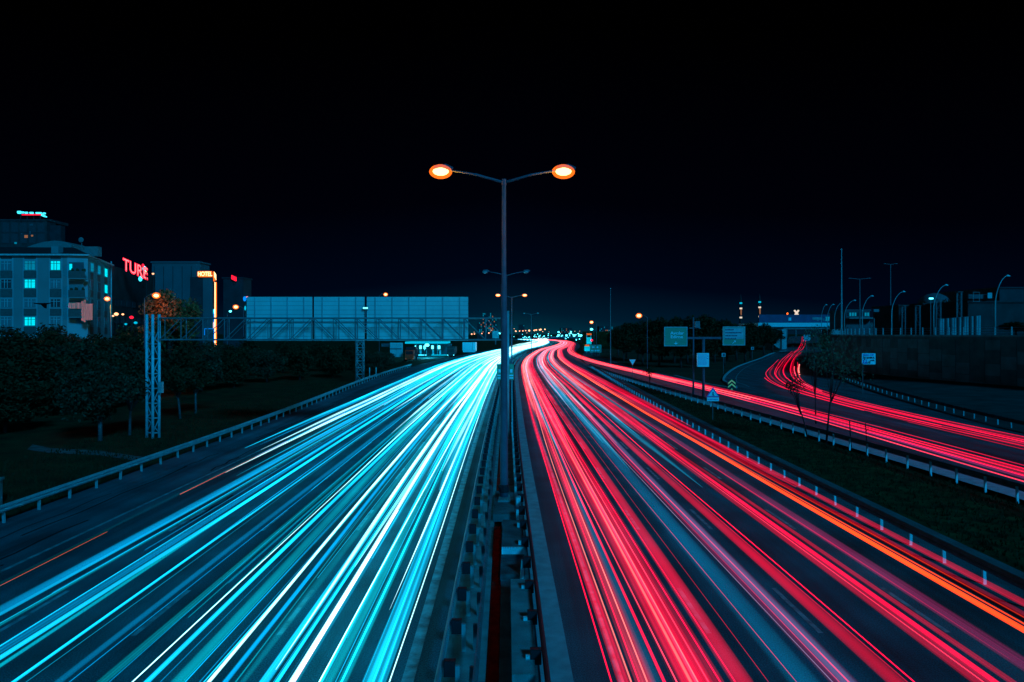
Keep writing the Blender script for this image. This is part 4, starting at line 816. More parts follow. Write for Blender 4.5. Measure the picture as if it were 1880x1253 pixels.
text("TURE", 3.3, (c[0] + .3, 139.4, c[2]), .62, "lettering", 'neonred', t, .13, .56, -.24); text("TURE", 3.3, (c[0] + .3 + .12, 139.4 - .17, c[2]), .62, "lettering_tube", 'neonpink', t, -.03, .56, -.24)
for (px, py) in ((265, 488, ), (270, 494), (267, 505)): x, y, z = at(px, py, 143); MB().ball((x, 142.5, z), .25, .2, .35).build("red_bulb", 'neonred', t)
for (px, py) in ((270, 494.5), (262.5, 513)): x, y, z = at(px, py, 143); MB().ball((x, 142, z), .4, .3, .55).build("blue_drop", 'neoncy', t)
a = at(262, 512, 143); MB().box(a[0] - .1, a[0] + .1, 143.1, 143.3, a[2] - 2, a[2] + 3).build("bracket", 'dark', t)
# grey building + hotel
t, a, b = block("plain grey-blue slab building between the leafy tree and the hotel", 279, 367, 483, 190, 'greyblue', 20)
mb = MB()
for k in range(5): a = at(283 + k * 17, 486, 190); mb.box(a[0], a[0] + .15, 189.93, 189.997, 4, a[2] - .5)
mb.build("panel_joint", 'dark', t)
HY = 150
a = at(349, 509, HY); b = at(390, 509, HY); c = at(407.5, 516, HY + 14)
t = thing("hotel", "dark hotel tower with a pale corner pier and neon-lit right edge", "building", (b[0], HY, 0))
MB().prism([(a[0], HY), (b[0], HY), (c[0], HY + 10), (a[0] - 3, HY + 16)], 0, at(0, 509, HY)[2]).build("wall", 'dark2', t)
MB().prism([(at(373.5, 0, HY)[0], HY - .25), (b[0] + .1, HY - .25), (b[0] + .1, HY - .005), (at(373.5, 0, HY)[0], HY - .005)], 0, at(0, 511, HY)[2]).build("pier", 'greyblue', t)
ztop = at(0, 498, HY)[2]; MB().prism([(at(362, 0, HY)[0], HY - .3), (b[0] + .2, HY - .3), (c[0], HY + 10), (a[0] - 3, HY + 16)], at(0, 508.6, HY)[2], ztop).build("sign_band", 'redpaint', t)
for k in range(4): z = 3 + k * 3.6; a1 = at(352, 0, HY); f = MB().box(a1[0], a1[0] + 2.2, HY - .06, HY - .003, z, z + 1.6).build("window", 'dark', t); MB().box(a1[0] + .1, a1[0] + 2.1, HY - .09, HY - .062, z + .1, z + 1.5).build("pane", 'pane', f)
sg = thing("hotel_sign", "orange HOTEL sign wrapped round the top corner of the hotel", "illuminated sign", (b[0], HY - .5, ztop))
zc = at(0, 504, HY)[2]; text("HOTEL", 1.35, (at(378, 0, HY)[0], HY - .5, zc), 0, "lettering", 'neonwh', sg, .02, .75); 
mb = MB(); mb.box(at(366, 0, HY)[0], b[0], HY - .42, HY - .32, zc - .62, zc + .62); mb.build("glow_panel", 'neonor', sg)
ang2 = math.atan2(10, c[0] - b[0]); mx, my = (b[0] + c[0]) / 2, HY + 5; nxx, nyy = math.sin(ang2), -math.cos(ang2); hl = math.hypot(10, c[0] - b[0]) / 2 - .3; ca, sa = math.cos(ang2), math.sin(ang2)
MB().prism([(mx - hl * ca + .1 * nxx, my - hl * sa + .1 * nyy), (mx + hl * ca + .1 * nxx, my + hl * sa + .1 * nyy), (mx + hl * ca + .25 * nxx, my + hl * sa + .25 * nyy), (mx - hl * ca + .25 * nxx, my - hl * sa + .25 * nyy)][::-1], zc - .6, zc + .6).build("glow_panel", 'neonor', sg)
text("HOTEL", 1.7, (mx + .35 * nxx, my + .35 * nyy, zc), ang2, "lettering", 'neonwh', sg, .02, 1.9)
e0 = (c[0] + .1, HY + 9.7)
n1 = MB().tube([(*e0, 3), (*e0, zc - 1)], .22, 8).build("neon_edge", 'neonwh', t); MB().tube([(e0[0] - .35, e0[1], 3), (e0[0] - .35, e0[1], zc - 1)], .14, 8).tube([(e0[0] + .35, e0[1], 3), (e0[0] + .35, e0[1], zc - 1)], .14, 8).build("neon_edge", 'neonor', t)
MB().tube([(b[0] + .3, HY + .1, zc - 1.0), (e0[0], e0[1] - .4, zc - 1.0)], .1, 6).build("neon_edge", 'neonor', t)
z = at(0, 572, HY)[2]; MB().prism([(b[0] + .3, HY + .2), (c[0] - .2, HY + 9), (c[0] - .1, HY + 8.7), (b[0] + .45, HY + .0)][::-1], z - .5, z + .5).build("blue_sign_strip", 'neoncy', t)
z = at(0, 599, HY)[2]; MB().prism([(b[0] + .3, HY + .2), (c[0] - .2, HY + 9), (c[0] - .1, HY + 8.7), (b[0] + .45, HY + .0)][::-1], z - .5, z + .9).build("entrance_light", 'neonwh', t); MB().tube([(b[0] + .35, HY - .1, 3), (b[0] + .35, HY - .1, z + 3)], .07, 6).tube([(b[0] - 1.6, HY - .3, z - 2), (b[0] - 1.6, HY - .3, z - .6), (b[0] + .35, HY - .3, z - .6)], .06, 6).build("neon_edge", 'neonbl', t)
t, a, b = block("dark block with a small red sign right of the hotel", 410, 447, 512, 200, 'dark2', 15)
c = at(429, 509.5, 199); sgn = thing("small_red_sign", "small tilted red sign on the roof right of the hotel", "illuminated sign", (c[0], 199, c[2])); mb = MB(); 
for k in range(4): mb.box(c[0] - .65 + k * .38, c[0] - .42 + k * .38, 199, 199.2, c[2] - .1 - k * .18 - .5, c[2] - .1 - k * .18 + .75)
mb.build("glyph", 'neonred', sgn); MB().box(c[0] - .1, c[0] + .1, 199.3, 199.5, c[2] - 2, c[2]).build("post", 'dark', sgn)
c = at(450, 549, 160); sgn = thing("blue_sign", "small blue and white neon sign left of the overhead sign backs", "illuminated sign", (c[0], 160, 0)); MB().ball((c[0] - .1, 160, c[2]), .4, .2, .6).build("disc", 'neonbl', sgn); MB().ball((c[0] + .1, 159.8, c[2] - 1.7 - .5), .22, .2, .55).build("drop", 'cyl2', sgn); MB().ball((c[0] + .55, 159.8, c[2] + .4), .25, .2, .2).build("tip", 'neonpink', sgn); MB().tube([(c[0], 160.3, 0), (c[0], 160.3, c[2])], .1, 6).build("post", 'dark', sgn)
# street-level lights near the lamplit tree
for i, (px, py, m, r, lb) in enumerate(((213.5, 577, 'hps2', .38, "bright orange street light low beside the apartment block"), (207.5, 580.5, 'hps2', .2, "smaller orange light just left of the bright low one"), (225.5, 577.5, 'hps2', .22, "separate small orange light between the block and the red signal"), (241.5, 583, 'neonred', .35, "red traffic signal glowing over the bushes"), (231, 595.5, 'cyl2', .25, "pale green-blue light low over the bushes"), (249, 593, 'cyl2', .32, "green traffic light low over the bushes by the lattice column"), (268, 499, 'hps2', .15, "tiny orange light right of the red neon letters"), (281, 503, 'hps2', .2, "second tiny orange light right of the red neon letters"))):
    Y = 135; x, _, z = at(px, py, Y); t = thing("small_light", lb, "light", (x, Y, 0), "small street lights behind the bushes"); MB().ball((x, Y, z), r * 1.1, r, r * .8).build("bulb", m, t, True); MB().tube([(x, Y + .2, 0), (x, Y + .2, z)], .06, 5).build("post", 'dark', t)

# ------------------------------------------------------------------ service station and trucks, left of the bend
SYY = 232
t = thing("service_station", "blue-lit service station forecourt beyond the overhead signs", "building", (at(785, 650, SYY)[0], SYY, 0))
pbox("canopy", 747, 822, 627.5, 631, SYY, 'cyl2', t, 14, -4)
for px in (764, 783, 803): pbox("column", px - .6, px + .6, 631.2, 652, SYY, 'galv', t, .5)
pbox("shop_wall", 760, 826, 632, 651, SYY + 12, 'greyblue', t, 8)
for px, w in ((762, 2.5), (770, 4), (778, 3), (792, 4), (803, 5)): pbox("shop_window", px, px + w, 635, 641, SYY + 11.8, 'cyl', t, .1)
pbox("kerb_light", 761, 783, 651.5, 653.2, SYY - 4, 'neoncy', t, .3); pbox("kerb_light", 792, 820, 651.5, 653.2, SYY - 4, 'cyl2', t, .3)
for px in (772, 795, 808): pbox("fuel_pump", px - 1.4, px + 1.4, 643, 652, SYY, 'post', t, .8)
mb = MB(); mb.prism([(at(746, 0, 200)[0], 196), (at(830, 0, 200)[0], 196), (at(822, 0, 250)[0], 262), (at(740, 0, 250)[0], 262)], -.15, -.05); struct(mb.build("forecourt", 'asphalt_old'))
MB_ = None
t = thing("hoarding", "tall pale blue hoarding panels left of the orange truck", "hoarding", (at(728, 655, 190)[0], 190, 0)); 
for i, (p0, p1) in enumerate(((716, 727.3), (727.7, 739.6))): pbox("panel", p0, p1, 629.5, 656, 190, 'panel', t, .15)
pbox("rail", 716, 737, 640.3, 641.3, 189.8, 'dark', t, .15); pbox("lower_panel", 700, 715.5, 631, 637, 191, 'greyblue', t, .1)
def truck(px0, px1, py0, py1, Y, label, mcab, mbox, lights='mini_w', rear=False):
    a = at(px0, py0, Y); b = at(px1, py1, Y); w = b[0] - a[0]; x0 = a[0]; zb = max(0, b[2]); zt = a[2]; zb = 0.0
    t = thing("truck", label, "truck", ((a[0] + b[0]) / 2, Y, 0), "trucks by the service station")
    MB().prism([(x0 + w * .04, Y), (x0 + w * .96, Y), (x0 + w * .96, Y + 2.0), (x0 + w * .04, Y + 2.0)], .5, zt * .8).build("cab", mcab, t)
    MB().box(x0, x0 + w, Y + 2.1, Y + 8.5, .9, zt).build("cargo_box", mbox, t)
    if rear: MB().box(x0, x0 + w, Y - .1, Y + 2.05, zt * .3, zt).build("box_side", mbox, t); MB().box(x0 + w * .78, x0 + w * .8, Y - .14, Y - .11, zt * .3, zt).build("door_seam", 'dark', t)
    else: MB().box(x0 + w * .12, x0 + w * .88, Y - .03, Y - .003, zt * .48, zt * .72).build("windscreen", 'black', t); MB().box(x0 + w * .05, x0 + w * .95, Y - .15, Y - .04, .4, .75).build("bumper", mcab, t)
    for s in (.14, .86):
        MB().box(x0 + w * s - .14, x0 + w * s + .14, Y - .18, Y - .152, .5, .66).build("headlight", lights, t)
        for yy in (Y + 1.0, Y + 7): wv = MB(); wv.tube([(x0 + w * s - .14, yy, .45), (x0 + w * s + .14, yy, .45)], .45, 12); wv.build("wheel", 'rubber', t)
truck(743, 760, 638, 662, 184, "red-orange truck facing us beside the pale hoarding", 'redpaint', 'dark2', 'winwarm')
truck(820, 835, 637, 655, 215, "dark lorry parked between the forecourt and the white van", 'dark2', 'dark2', 'cyl')
truck(849, 873, 629, 647, 250, "white box truck nearest the overhead sign's right end", 'whitepaint', 'whitepaint', 'cyl2', True)

# ------------------------------------------------------------------ distant city
def far_tower(px0, px1, py0, Y, seed, label, lit=.25):
    t, a, b = block(label, px0, px1, py0, Y, 'dark2', 18, -.1); r = random.Random(seed); W_, C_ = MB(), MB(); nx = max(3, int((px1 - px0) / 2.6)); ny = max(3, int((614 - py0) / 3.4))
    for i in range(nx):
        for j in range(ny):
            if r.random() < lit:
                x = a[0] + (b[0] - a[0]) * (i + .5) / nx; z = a[2] - (a[2] - 8) * (j + .5) / ny; (W_ if r.random() < .35 else C_).box(x - .45, x + .45, Y - .15, Y - .05, z - .7, z + .7)
    if W_.v: W_.build("lit_windows", 'winwarm', t)
    if C_.v: C_.build("lit_windows", 'winlit2', t)
far_tower(886, 902, 575, 700, 3, "tall far tower dotted with lit windows left of the lamp post", .45)
far_tower(903, 912, 580, 720, 4, "slimmer far tower next to the tallest lit one", .4)
far_tower(876, 885, 592, 690, 5, "lower far block left of the tallest lit tower", .3)
far_tower(952, 963, 597, 900, 6, "small far block with two lights above the bright bend", .25)
far_tower(1030, 1050, 603, 950, 8, "low far block right of the white glare", .3)
far_tower(1100, 1125, 600, 800, 9, "low dark far block near the right trees", .2)
t = thing("billboard", "pale rectangular billboard far beyond the overhead signs", "billboard", (at(909, 0, 420)[0], 420, 0)); pbox("board", 904, 916, 608, 621.5, 420, 'panel', t, .3); pbox("post", 909, 911, 621.7, 633, 420, 'galv_d', t, .3)
G1 = "row of far street lights above the bend"
def tiny_lamps(lst, m, Y, label, grp, hps=1.0):
    for (px, py, r) in lst:
        x, _, z = at(px, py, Y); z = max(z, 1.5); t = thing("distant_street_light", label, "street light", (x, Y, 0), grp)
        MB().ball((x, Y, z), r, r, r * .9, 8, 5).build("lamp_globe", m, t, True); MB().tube([(x, Y + .4, 0), (x, Y + .4, z)], .16, 5).build("pole", 'dark', t)
tiny_lamps([(947, 608.5, .75), (954, 608.2, .55), (960, 608, .6), (965, 607.5, .5), (971.5, 607.3, .9), (981, 607, .75), (984.5, 606.3, .8), (991, 606, .8), (993, 605.3, .8), (1000.5, 605, .7), (866, 613.8, .7), (871, 613.7, .6), (880, 612.8, .5), (884.5, 612.8, .55), (897.5, 611.8, .65)], 'hps2', 640, "one of the small orange street lights strung out far beyond the bend", G1)
tiny_lamps([(963.5, 618.8, .55), (972, 618.6, .4), (981, 618.2, .6), (990, 618, .7), (999, 617.5, .5), (1025.5, 610, .8), (1025.5, 616, 1.0), (1040, 616.3, 1.0), (1048, 609.5, .7), (1048, 612, .8), (1054, 616.5, 1.1), (1067, 616.3, .9), (1095, 618.6, .9), (1108.5, 618.4, .8), (1101.5, 626.5, .9), (1119.5, 628.5, .7), (918, 612, 1.0), (1137, 609.6, .8), (1043, 620, .4), (1058, 625, .5), (888, 628, .4)], 'cyl', 600, "one of the small cyan lights scattered round the far end of the motorway", "far cyan lights at the end of the motorway")
tiny_lamps([(1104, 614, .6)], 'mini_w', 600, "lone pale pink far light right of the fuel totem", "far pink light")
r2 = random.Random(77)
tiny_lamps([(r2.gauss(1045, 45), r2.uniform(612, 624), r2.uniform(.25, .55)) for _ in range(34)] + [(r2.uniform(955, 1015), r2.uniform(614, 621), r2.uniform(.25, .45)) for _ in range(12)], 'cyl', 620, "one of the small cyan lights scattered round the far end of the motorway", "far cyan lights at the end of the motorway")
tiny_lamps([(r2.uniform(865, 1120), r2.uniform(603, 613), r2.uniform(.2, .4)) for _ in range(14)], 'hps2', 700, "one of the small orange street lights strung out far beyond the bend", G1)
# low far footbridge with blue light
t = thing("footbridge", "far blue-lit footbridge crossing beyond the bend", "bridge", (at(1040, 0, 640)[0], 655, 0)); pbox("deck", 1000, 1075, 619.3, 621.5, 655, 'banner', t, 3); pbox("light_strip", 1012, 1072, 618.6, 619.1, 655, 'winlit2', t, .3)
for px in (1001, 1037, 1073): pbox("pier", px - .6, px + .6, 621.6, 627, 655.4, 'conc', t, 1.6)
x, y, z = at(1121, 530, 150); t = thing("aerial_mast", "thin faint aerial mast right of the red lanes", "mast", (x, 150, 0)); MB().tube([(x, 150, 0), (x, 150, z)], [.12, .05], 6).build("mast", 'truss', t); MB().ball((x, 150, z), .12, .12, .12).build("tip", 'galv', t)

# ------------------------------------------------------------------ trees
def tree_mesh(seed, h, tr, cr, ch, cz, leaves, ls, nclump, sparse=1.0, lean=0.0, forks=7):
    r = np.random.RandomState(seed); T = MB()
    T.tube([(0, 0, -.1), (lean * .3, 0, h * .25), (lean * .7, 0, h * .5), (lean, 0, cz)], [tr, tr * .8, tr * .6, tr * .4], 8)
    cl = []
    for k in range(nclump):
        while True:
            p = r.uniform(-1, 1, 3)
            if .25 < np.linalg.norm(p) < 1: break
        c = np.array([lean + p[0] * cr * .78, p[1] * cr * .78, cz + p[2] * ch * .78]); cl.append((c, r.uniform(.22, .42) * cr))
    for k in range(min(forks, nclump)):
        c = cl[k][0]; m = (c + np.array([lean, 0, cz])) / 2 + np.array([0, 0, -.12 * h]); T.tube([(lean * .6, 0, h * .38), tuple(m), tuple(c)], [tr * .45, tr * .28, tr * .08], 5)
    V = []; Fc = []
    for (c, rad) in cl:
        n = int(leaves / nclump)
        d = r.normal(size=(n, 3)); d /= np.linalg.norm(d, axis=1)[:, None]; q = r.uniform(.35, 1.12, n) ** .7
        P = c + d * q[:, None] * rad * np.array([1, 1, .8]) * sparse
        u = r.normal(size=(n, 3)); u /= np.linalg.norm(u, axis=1)[:, None]; w = np.cross(u, r.normal(size=(n, 3))); w /= np.linalg.norm(w, axis=1)[:, None]; s = ls * r.uniform(.5, 1.3, n)[:, None]
        for a in (P - u * s, P + w * s * .5, P + u * s, P - w * s * .5): V.append(a)
        b0 = sum(len(x) for x in V[:-4]);
        for i in range(n): Fc.append((b0 + i, b0 + n + i, b0 + 2 * n + i, b0 + 3 * n + i))
    C = MB(); C.v = [tuple(x) for a in V for x in a]; C.f = Fc; return T, C
def make_tree(name, seed, label, cat, group, loc, leaf, bark, **k):
    T, C = tree_mesh(seed, **k); t = thing(name, label, cat, (0, 0, 0), group); T.build("trunk", bark, t, True); C.build("crown", leaf, t); t.location = loc; return t
GR = "unlit grove of trees behind the left guard rail"; LB = "dark leafy tree in the unlit grove between the left rail and the buildings"
protos = [make_tree("broadleaf_tree", 11 + i, LB, "tree", GR, (0, 0, 0), ('leaf', 'leaf', 'leaf2')[i], 'bark', h=6.5, tr=.2, cr=3.8, ch=3.6, cz=3.9, leaves=6500, ls=.22, nclump=36) for i in range(3)]
spots = []
for px, py, Y, s in ((60, 640, 62, 1.05), (-40, 650, 58, 1.1), (120, 615, 78, 1.1), (20, 605, 88, 1.25), (190, 612, 86, 1.05), (255, 620, 80, 1.0), (95, 600, 96, 1.25), (-60, 595, 98, 1.3), (160, 602, 98, 1.2), (235, 604, 102, 1.15), (330, 628, 84, .85), (370, 630, 90, .85), (300, 615, 100, .95), (430, 632, 95, .8), (490, 632, 105, .85), (550, 634, 110, .85), (610, 634, 116, .8), (690, 640, 128, .8), (520, 628, 130, .9), (590, 628, 136, .9), (400, 618, 112, .95), (455, 622, 122, .95), (640, 630, 140, .9), (705, 642, 145, .75), (10, 700, 52, .8), (345, 612, 118, 1.0), (285, 605, 112, 1.1), (-90, 690, 50, 1.0), (200, 650, 70, .8)):
    a = at(px, py, Y); spots.append((a[0], Y, a[2], s))
for i, (X, Y, zt, s) in enumerate(spots):
    o = protos[i] if i < 3 else dup(protos[i % 3], (0, 0, 0)); sc_ = max(.55, (zt) / 7.4); o.location = (X, Y, 0); o.scale = (s, s, sc_); o.rotation_euler.z = rnd.uniform(0, 6.28)
x, y = G(184, 808); make_tree("broadleaf_tree", 31, "round-crowned tree with a limewashed trunk, nearest the lattice column", "tree", GR, (x, y, 0), 'leaf2', 'lime', h=4.6, tr=.17, cr=3.2, ch=2.2, cz=3.6, leaves=7000, ls=.14, nclump=34)
for px, py, ln, lb in ((331, 768, -.35, "leaning limewashed young trunk just right of the lattice column"), (359.5, 758, -.05, "upright limewashed young trunk second from the lattice column"), (238, 798, .1, "dim young trunk just left of the lattice column")):
    x, y = G(px, py); make_tree("young_tree", int(px), lb, "tree", "young limewashed trees by the lattice column", (x, y, 0), 'leaf', 'lime', h=4.4, tr=.12, cr=1.9, ch=1.4, cz=3.5, leaves=2200, ls=.16, nclump=14, lean=ln)
# lamplit tree
x, y, z = at(312, 545, 97); make_tree("broadleaf_tree", 41, "big leafy tree lit orange from below by the lamp beside it", "tree", None, (x, 97, 0), 'leaf4', 'bark', h=10, tr=.35, cr=4.4, ch=5.2, cz=9.2, leaves=9000, ls=.24, nclump=40)
# bush row under apartment
# right-hand dark trees
GR2 = "dark trees on the slope behind the green signs"; LB2 = "dark tree on the unlit slope right of the motorway, behind the green signs"
pr2 = [make_tree("broadleaf_tree", 51 + i, LB2, "tree", GR2, (0, 0, 0), 'leaf', 'bark', h=9, tr=.3, cr=4.2, ch=4.6, cz=7.0, leaves=4500, ls=.28, nclump=28) for i in range(2)]
for i, (px, py, Y, s) in enumerate(((1135, 600, 215, 1.0), (1150, 590, 200, 1.0), (1172, 586, 190, 1.0), (1195, 584, 180, 1.0), (1215, 580, 175, 1.0), (1238, 578, 170, 1.05), (1262, 577, 168, 1.0), (1288, 574, 166, 1.1), (1312, 580, 172, 1.0), (1335, 584, 180, 1.0), (1352, 592, 186, 1.0), (1378, 590, 205, 1.1), (1402, 592, 228, 1.1), (1180, 610, 160, .9), (1210, 612, 150, .9), (1250, 612, 146, .9), (1290, 612, 146, .9), (1330, 615, 156, .9), (1368, 612, 176, 1.0), (1418, 602, 262, 1.2), (1145, 612, 178, .8))):
    a = at(px, py, Y); o = pr2[i] if i < 2 else dup(pr2[i % 2], (0, 0, 0)); o.location = (a[0], Y, 0); o.scale = (s, s, a[2] / 11.6); o.rotation_euler.z = rnd.uniform(0, 6.28)
GR3 = "dark trees in the upper yard"
for px, py, Y in ((1648, 566, 175), (1668, 560, 180), (1700, 552, 182), (1735, 548, 165), (1745, 552, 175), (1770, 556, 170), (1625, 584, 210), (1865, 590, 125)):
    a = at(px, py, Y); o = dup(pr2[0], (0, 0, 0), "dark tree silhouette among the masts and sheds of the upper yard", GR3); o.location = (a[0], Y, 6.9); o.scale = (.8, .8, max(.2, (a[2] - 6.9) / 11.6)); o.rotation_euler.z = rnd.uniform(0, 6.28)
# young roadside trees
x, y = G(1517, 812); make_tree("roadside_tree", 61, "tall sparse roadside tree with pale glinting leaves before the retaining wall", "tree", "young trees along the side road", (x, y, 0), 'leaf3', 'black', h=7.2, tr=.075, cr=2.3, ch=2.1, cz=5.9, leaves=1500, ls=.085, nclump=26, sparse=1.5, lean=.55)
x, y = G(1483, 806); make_tree("roadside_tree", 62, "thin leaning roadside tree with a small low crown over the red trails", "tree", "young trees along the side road", (x, y, 0), 'leaf', 'black', h=4.6, tr=.06, cr=1.0, ch=.8, cz=4.0, leaves=450, ls=.08, nclump=12, sparse=1.4, lean=-.85, forks=10)
x, y = G(1531, 778); make_tree("roadside_tree", 63, "straight thin roadside tree standing behind the tall sparse one", "tree", "young trees along the side road", (x - 1.5, y, 0), 'leaf3', 'black', h=6, tr=.07, cr=1.9, ch=1.9, cz=6.2, leaves=800, ls=.09, nclump=16, sparse=1.5, lean=-.1)
x, y = G(1193, 717); make_tree("roadside_tree", 64, "small scraggly tree on the verge left of the triangular warning sign", "tree", "young trees along the side road", (x, y, 0), 'leaf', 'black', h=3, tr=.06, cr=.9, ch=.8, cz=2.6, leaves=500, ls=.09, nclump=12, sparse=1.3, forks=10)
for px, py, hh, lb in ((1563, 822, 1.75, "bare stake on the verge, left of the pair by the side road"), (1592, 814, 1.35, "bare stake on the verge, right of the pair by the side road")):
    x, y = G(px, py); t = thing("tree_stake", lb, "stake", (x, y, 0), "bare stakes by the side road"); MB().tube([(x, y, -.1), (x - .12, y, hh)], [.05, .035], 6).build("stake", 'black', t); MB().tube([(x - .06, y, hh * .6), (x + .12, y, hh * .75)], .015, 4).build("twig", 'black', t)
# grass tufts on verges
def tufts(name, label, region, n, s, m):
    r = np.random.RandomState(5); V = []; Fc = []
    k = 0
    while k < n:
        y = 9 + (r.rand() ** 2.0) * 95; x = region(y, r.rand())
        for b in range(3):
            a = r.rand() * 6.28; hgt = s * r.uniform(.4, 1.3); dx, dy = math.cos(a) * .03, math.sin(a) * .03; lx, ly = r.normal(0, .06, 2)
            i = len(V); V += [(x - dx, y - dy, -.05), (x + dx, y + dy, -.05), (x + lx, y + ly, -.02 + hgt)]; Fc.append((i, i + 1, i + 2))
        k += 1
    mb = MB(); mb.v = V; mb.f = Fc; tag(mb.build(name, m), label, "grass", None, 'stuff')
tufts("grass", "dark short grass growing on the verge between the rails", lambda y, u: RG(y) + K(y) + 2.1 + (GL2(y) - RG(y) - K(y) - 2.4) * u, 9000, .16, 'leaf')
tufts("grass", "dark grass growing behind the left guard rail", lambda y, u: K(y) + LG(y) - .6 - 9 * u, 7000, .2, 'leaf')

# ------------------------------------------------------------------ light trails of the traffic
def trail_mat(name, col, s, streaky=False, soft=False):
    m = bpy.data.materials.new(name); m.use_nodes = True; n = m.node_tree; n.nodes.clear(); o = n.nodes.new("ShaderNodeOutputMaterial"); em = n.nodes.new("ShaderNodeEmission"); tr = n.nodes.new("ShaderNodeBsdfTransparent"); ad = n.nodes.new("ShaderNodeAddShader")
    em.inputs[0].default_value = (*col, 1); em.inputs[1].default_value = s
    n.links.new(em.outputs[0], ad.inputs[0]); n.links.new(tr.outputs[0], ad.inputs[1]); n.links.new(ad.outputs[0], o.inputs[0])
    if True:
        uv = n.nodes.new("ShaderNodeUVMap"); sx = n.nodes.new("ShaderNodeSeparateXYZ"); n.links.new(uv.outputs[0], sx.inputs[0])
        def mth(op, a, b=None):
            q = n.nodes.new("ShaderNodeMath"); q.operation = op
            for i, v in enumerate((a, b)):
                if v is None: continue
                if isinstance(v, (int, float)): q.inputs[i].default_value = v
                else: n.links.new(v, q.inputs[i])
            return q.outputs[0]
        flick = None
        oi = n.nodes.new("ShaderNodeObjectInfo")
        u = sx.outputs[0]; par = mth('MULTIPLY', mth('MULTIPLY', u, mth('SUBTRACT', 1.0, u)), 4.0); par = mth('POWER', mth('MAXIMUM', par, 0.0), .8)
        fac = mth('MULTIPLY', par, s) if (streaky or soft) else mth('ADD', s, 0.0)
        ca = n.nodes.new('ShaderNodeCombineXYZ'); n.links.new(mth('MULTIPLY', sx.outputs[1], .8), ca.inputs[0]); n.links.new(mth('MULTIPLY', oi.outputs['Random'], 77.0), ca.inputs[1])
        na = n.nodes.new('ShaderNodeTexNoise'); na.inputs['Scale'].default_value = 1.0; na.inputs['Detail'].default_value = 4.0; n.links.new(ca.outputs[0], na.inputs['Vector'])
        ma = n.nodes.new('ShaderNodeMapRange'); ma.inputs[1].default_value = .3; ma.inputs[2].default_value = .7; ma.inputs[3].default_value = .55; ma.inputs[4].default_value = 1.35; n.links.new(na.outputs['Fac'], ma.inputs[0]); fac = mth('MULTIPLY', fac, ma.outputs[0])
        if streaky:
            cb = n.nodes.new("ShaderNodeCombineXYZ"); n.links.new(mth('MULTIPLY', u, 11.0), cb.inputs[0]); n.links.new(mth('MULTIPLY', sx.outputs[1], .25), cb.inputs[1]); n.links.new(mth('MULTIPLY', oi.outputs["Random"], 90.0), cb.inputs[2])
            nz = n.nodes.new("ShaderNodeTexNoise"); nz.inputs["Scale"].default_value = 1.0; nz.inputs["Detail"].default_value = 3.0; nz.inputs["Roughness"].default_value = .65; n.links.new(cb.outputs[0], nz.inputs["Vector"])
            mr = n.nodes.new("ShaderNodeMapRange"); mr.inputs[1].default_value = .36; mr.inputs[2].default_value = .68; mr.inputs[3].default_value = .18; mr.inputs[4].default_value = 1.7; n.links.new(nz.outputs["Fac"], mr.inputs[0])
            fac = mth('MULTIPLY', fac, mr.outputs[0])
        n.links.new(fac, em.inputs[1])
    return m
CT = {'cy': ((0.005, .60, 1.0), "cyan"), 'wh': ((.42, .95, 1.0), "white"), 'bl': ((0, .28, .6), "deep blue"), 'te': ((0, .36, .46), "teal"), 'or': ((1, .2, .06), "orange"),
      're': ((.88, .0, .036), "crimson"), 'pi': ((1.0, .04, .09), "pink"), 'sa': ((1.0, .22, .18), "pale salmon"), 'dr': ((.5, .0, .02), "dark red"), 'pu': ((.22, .012, .085), "purple"), 'li': ((.35, .35, .6), "lilac"), 'fl': ((1.0, .06, .001), "fiery orange")}
_tm = {}
def tmat(c, s, kind):
    s = round(s, 2); k = (c, s, kind)
    if k not in _tm: _tm[k] = trail_mat(f"trail_{CT[c][1].replace(' ', '_')}", CT[c][0], s, kind == 'band', kind == 'soft')
    return _tm[k]
TR = []
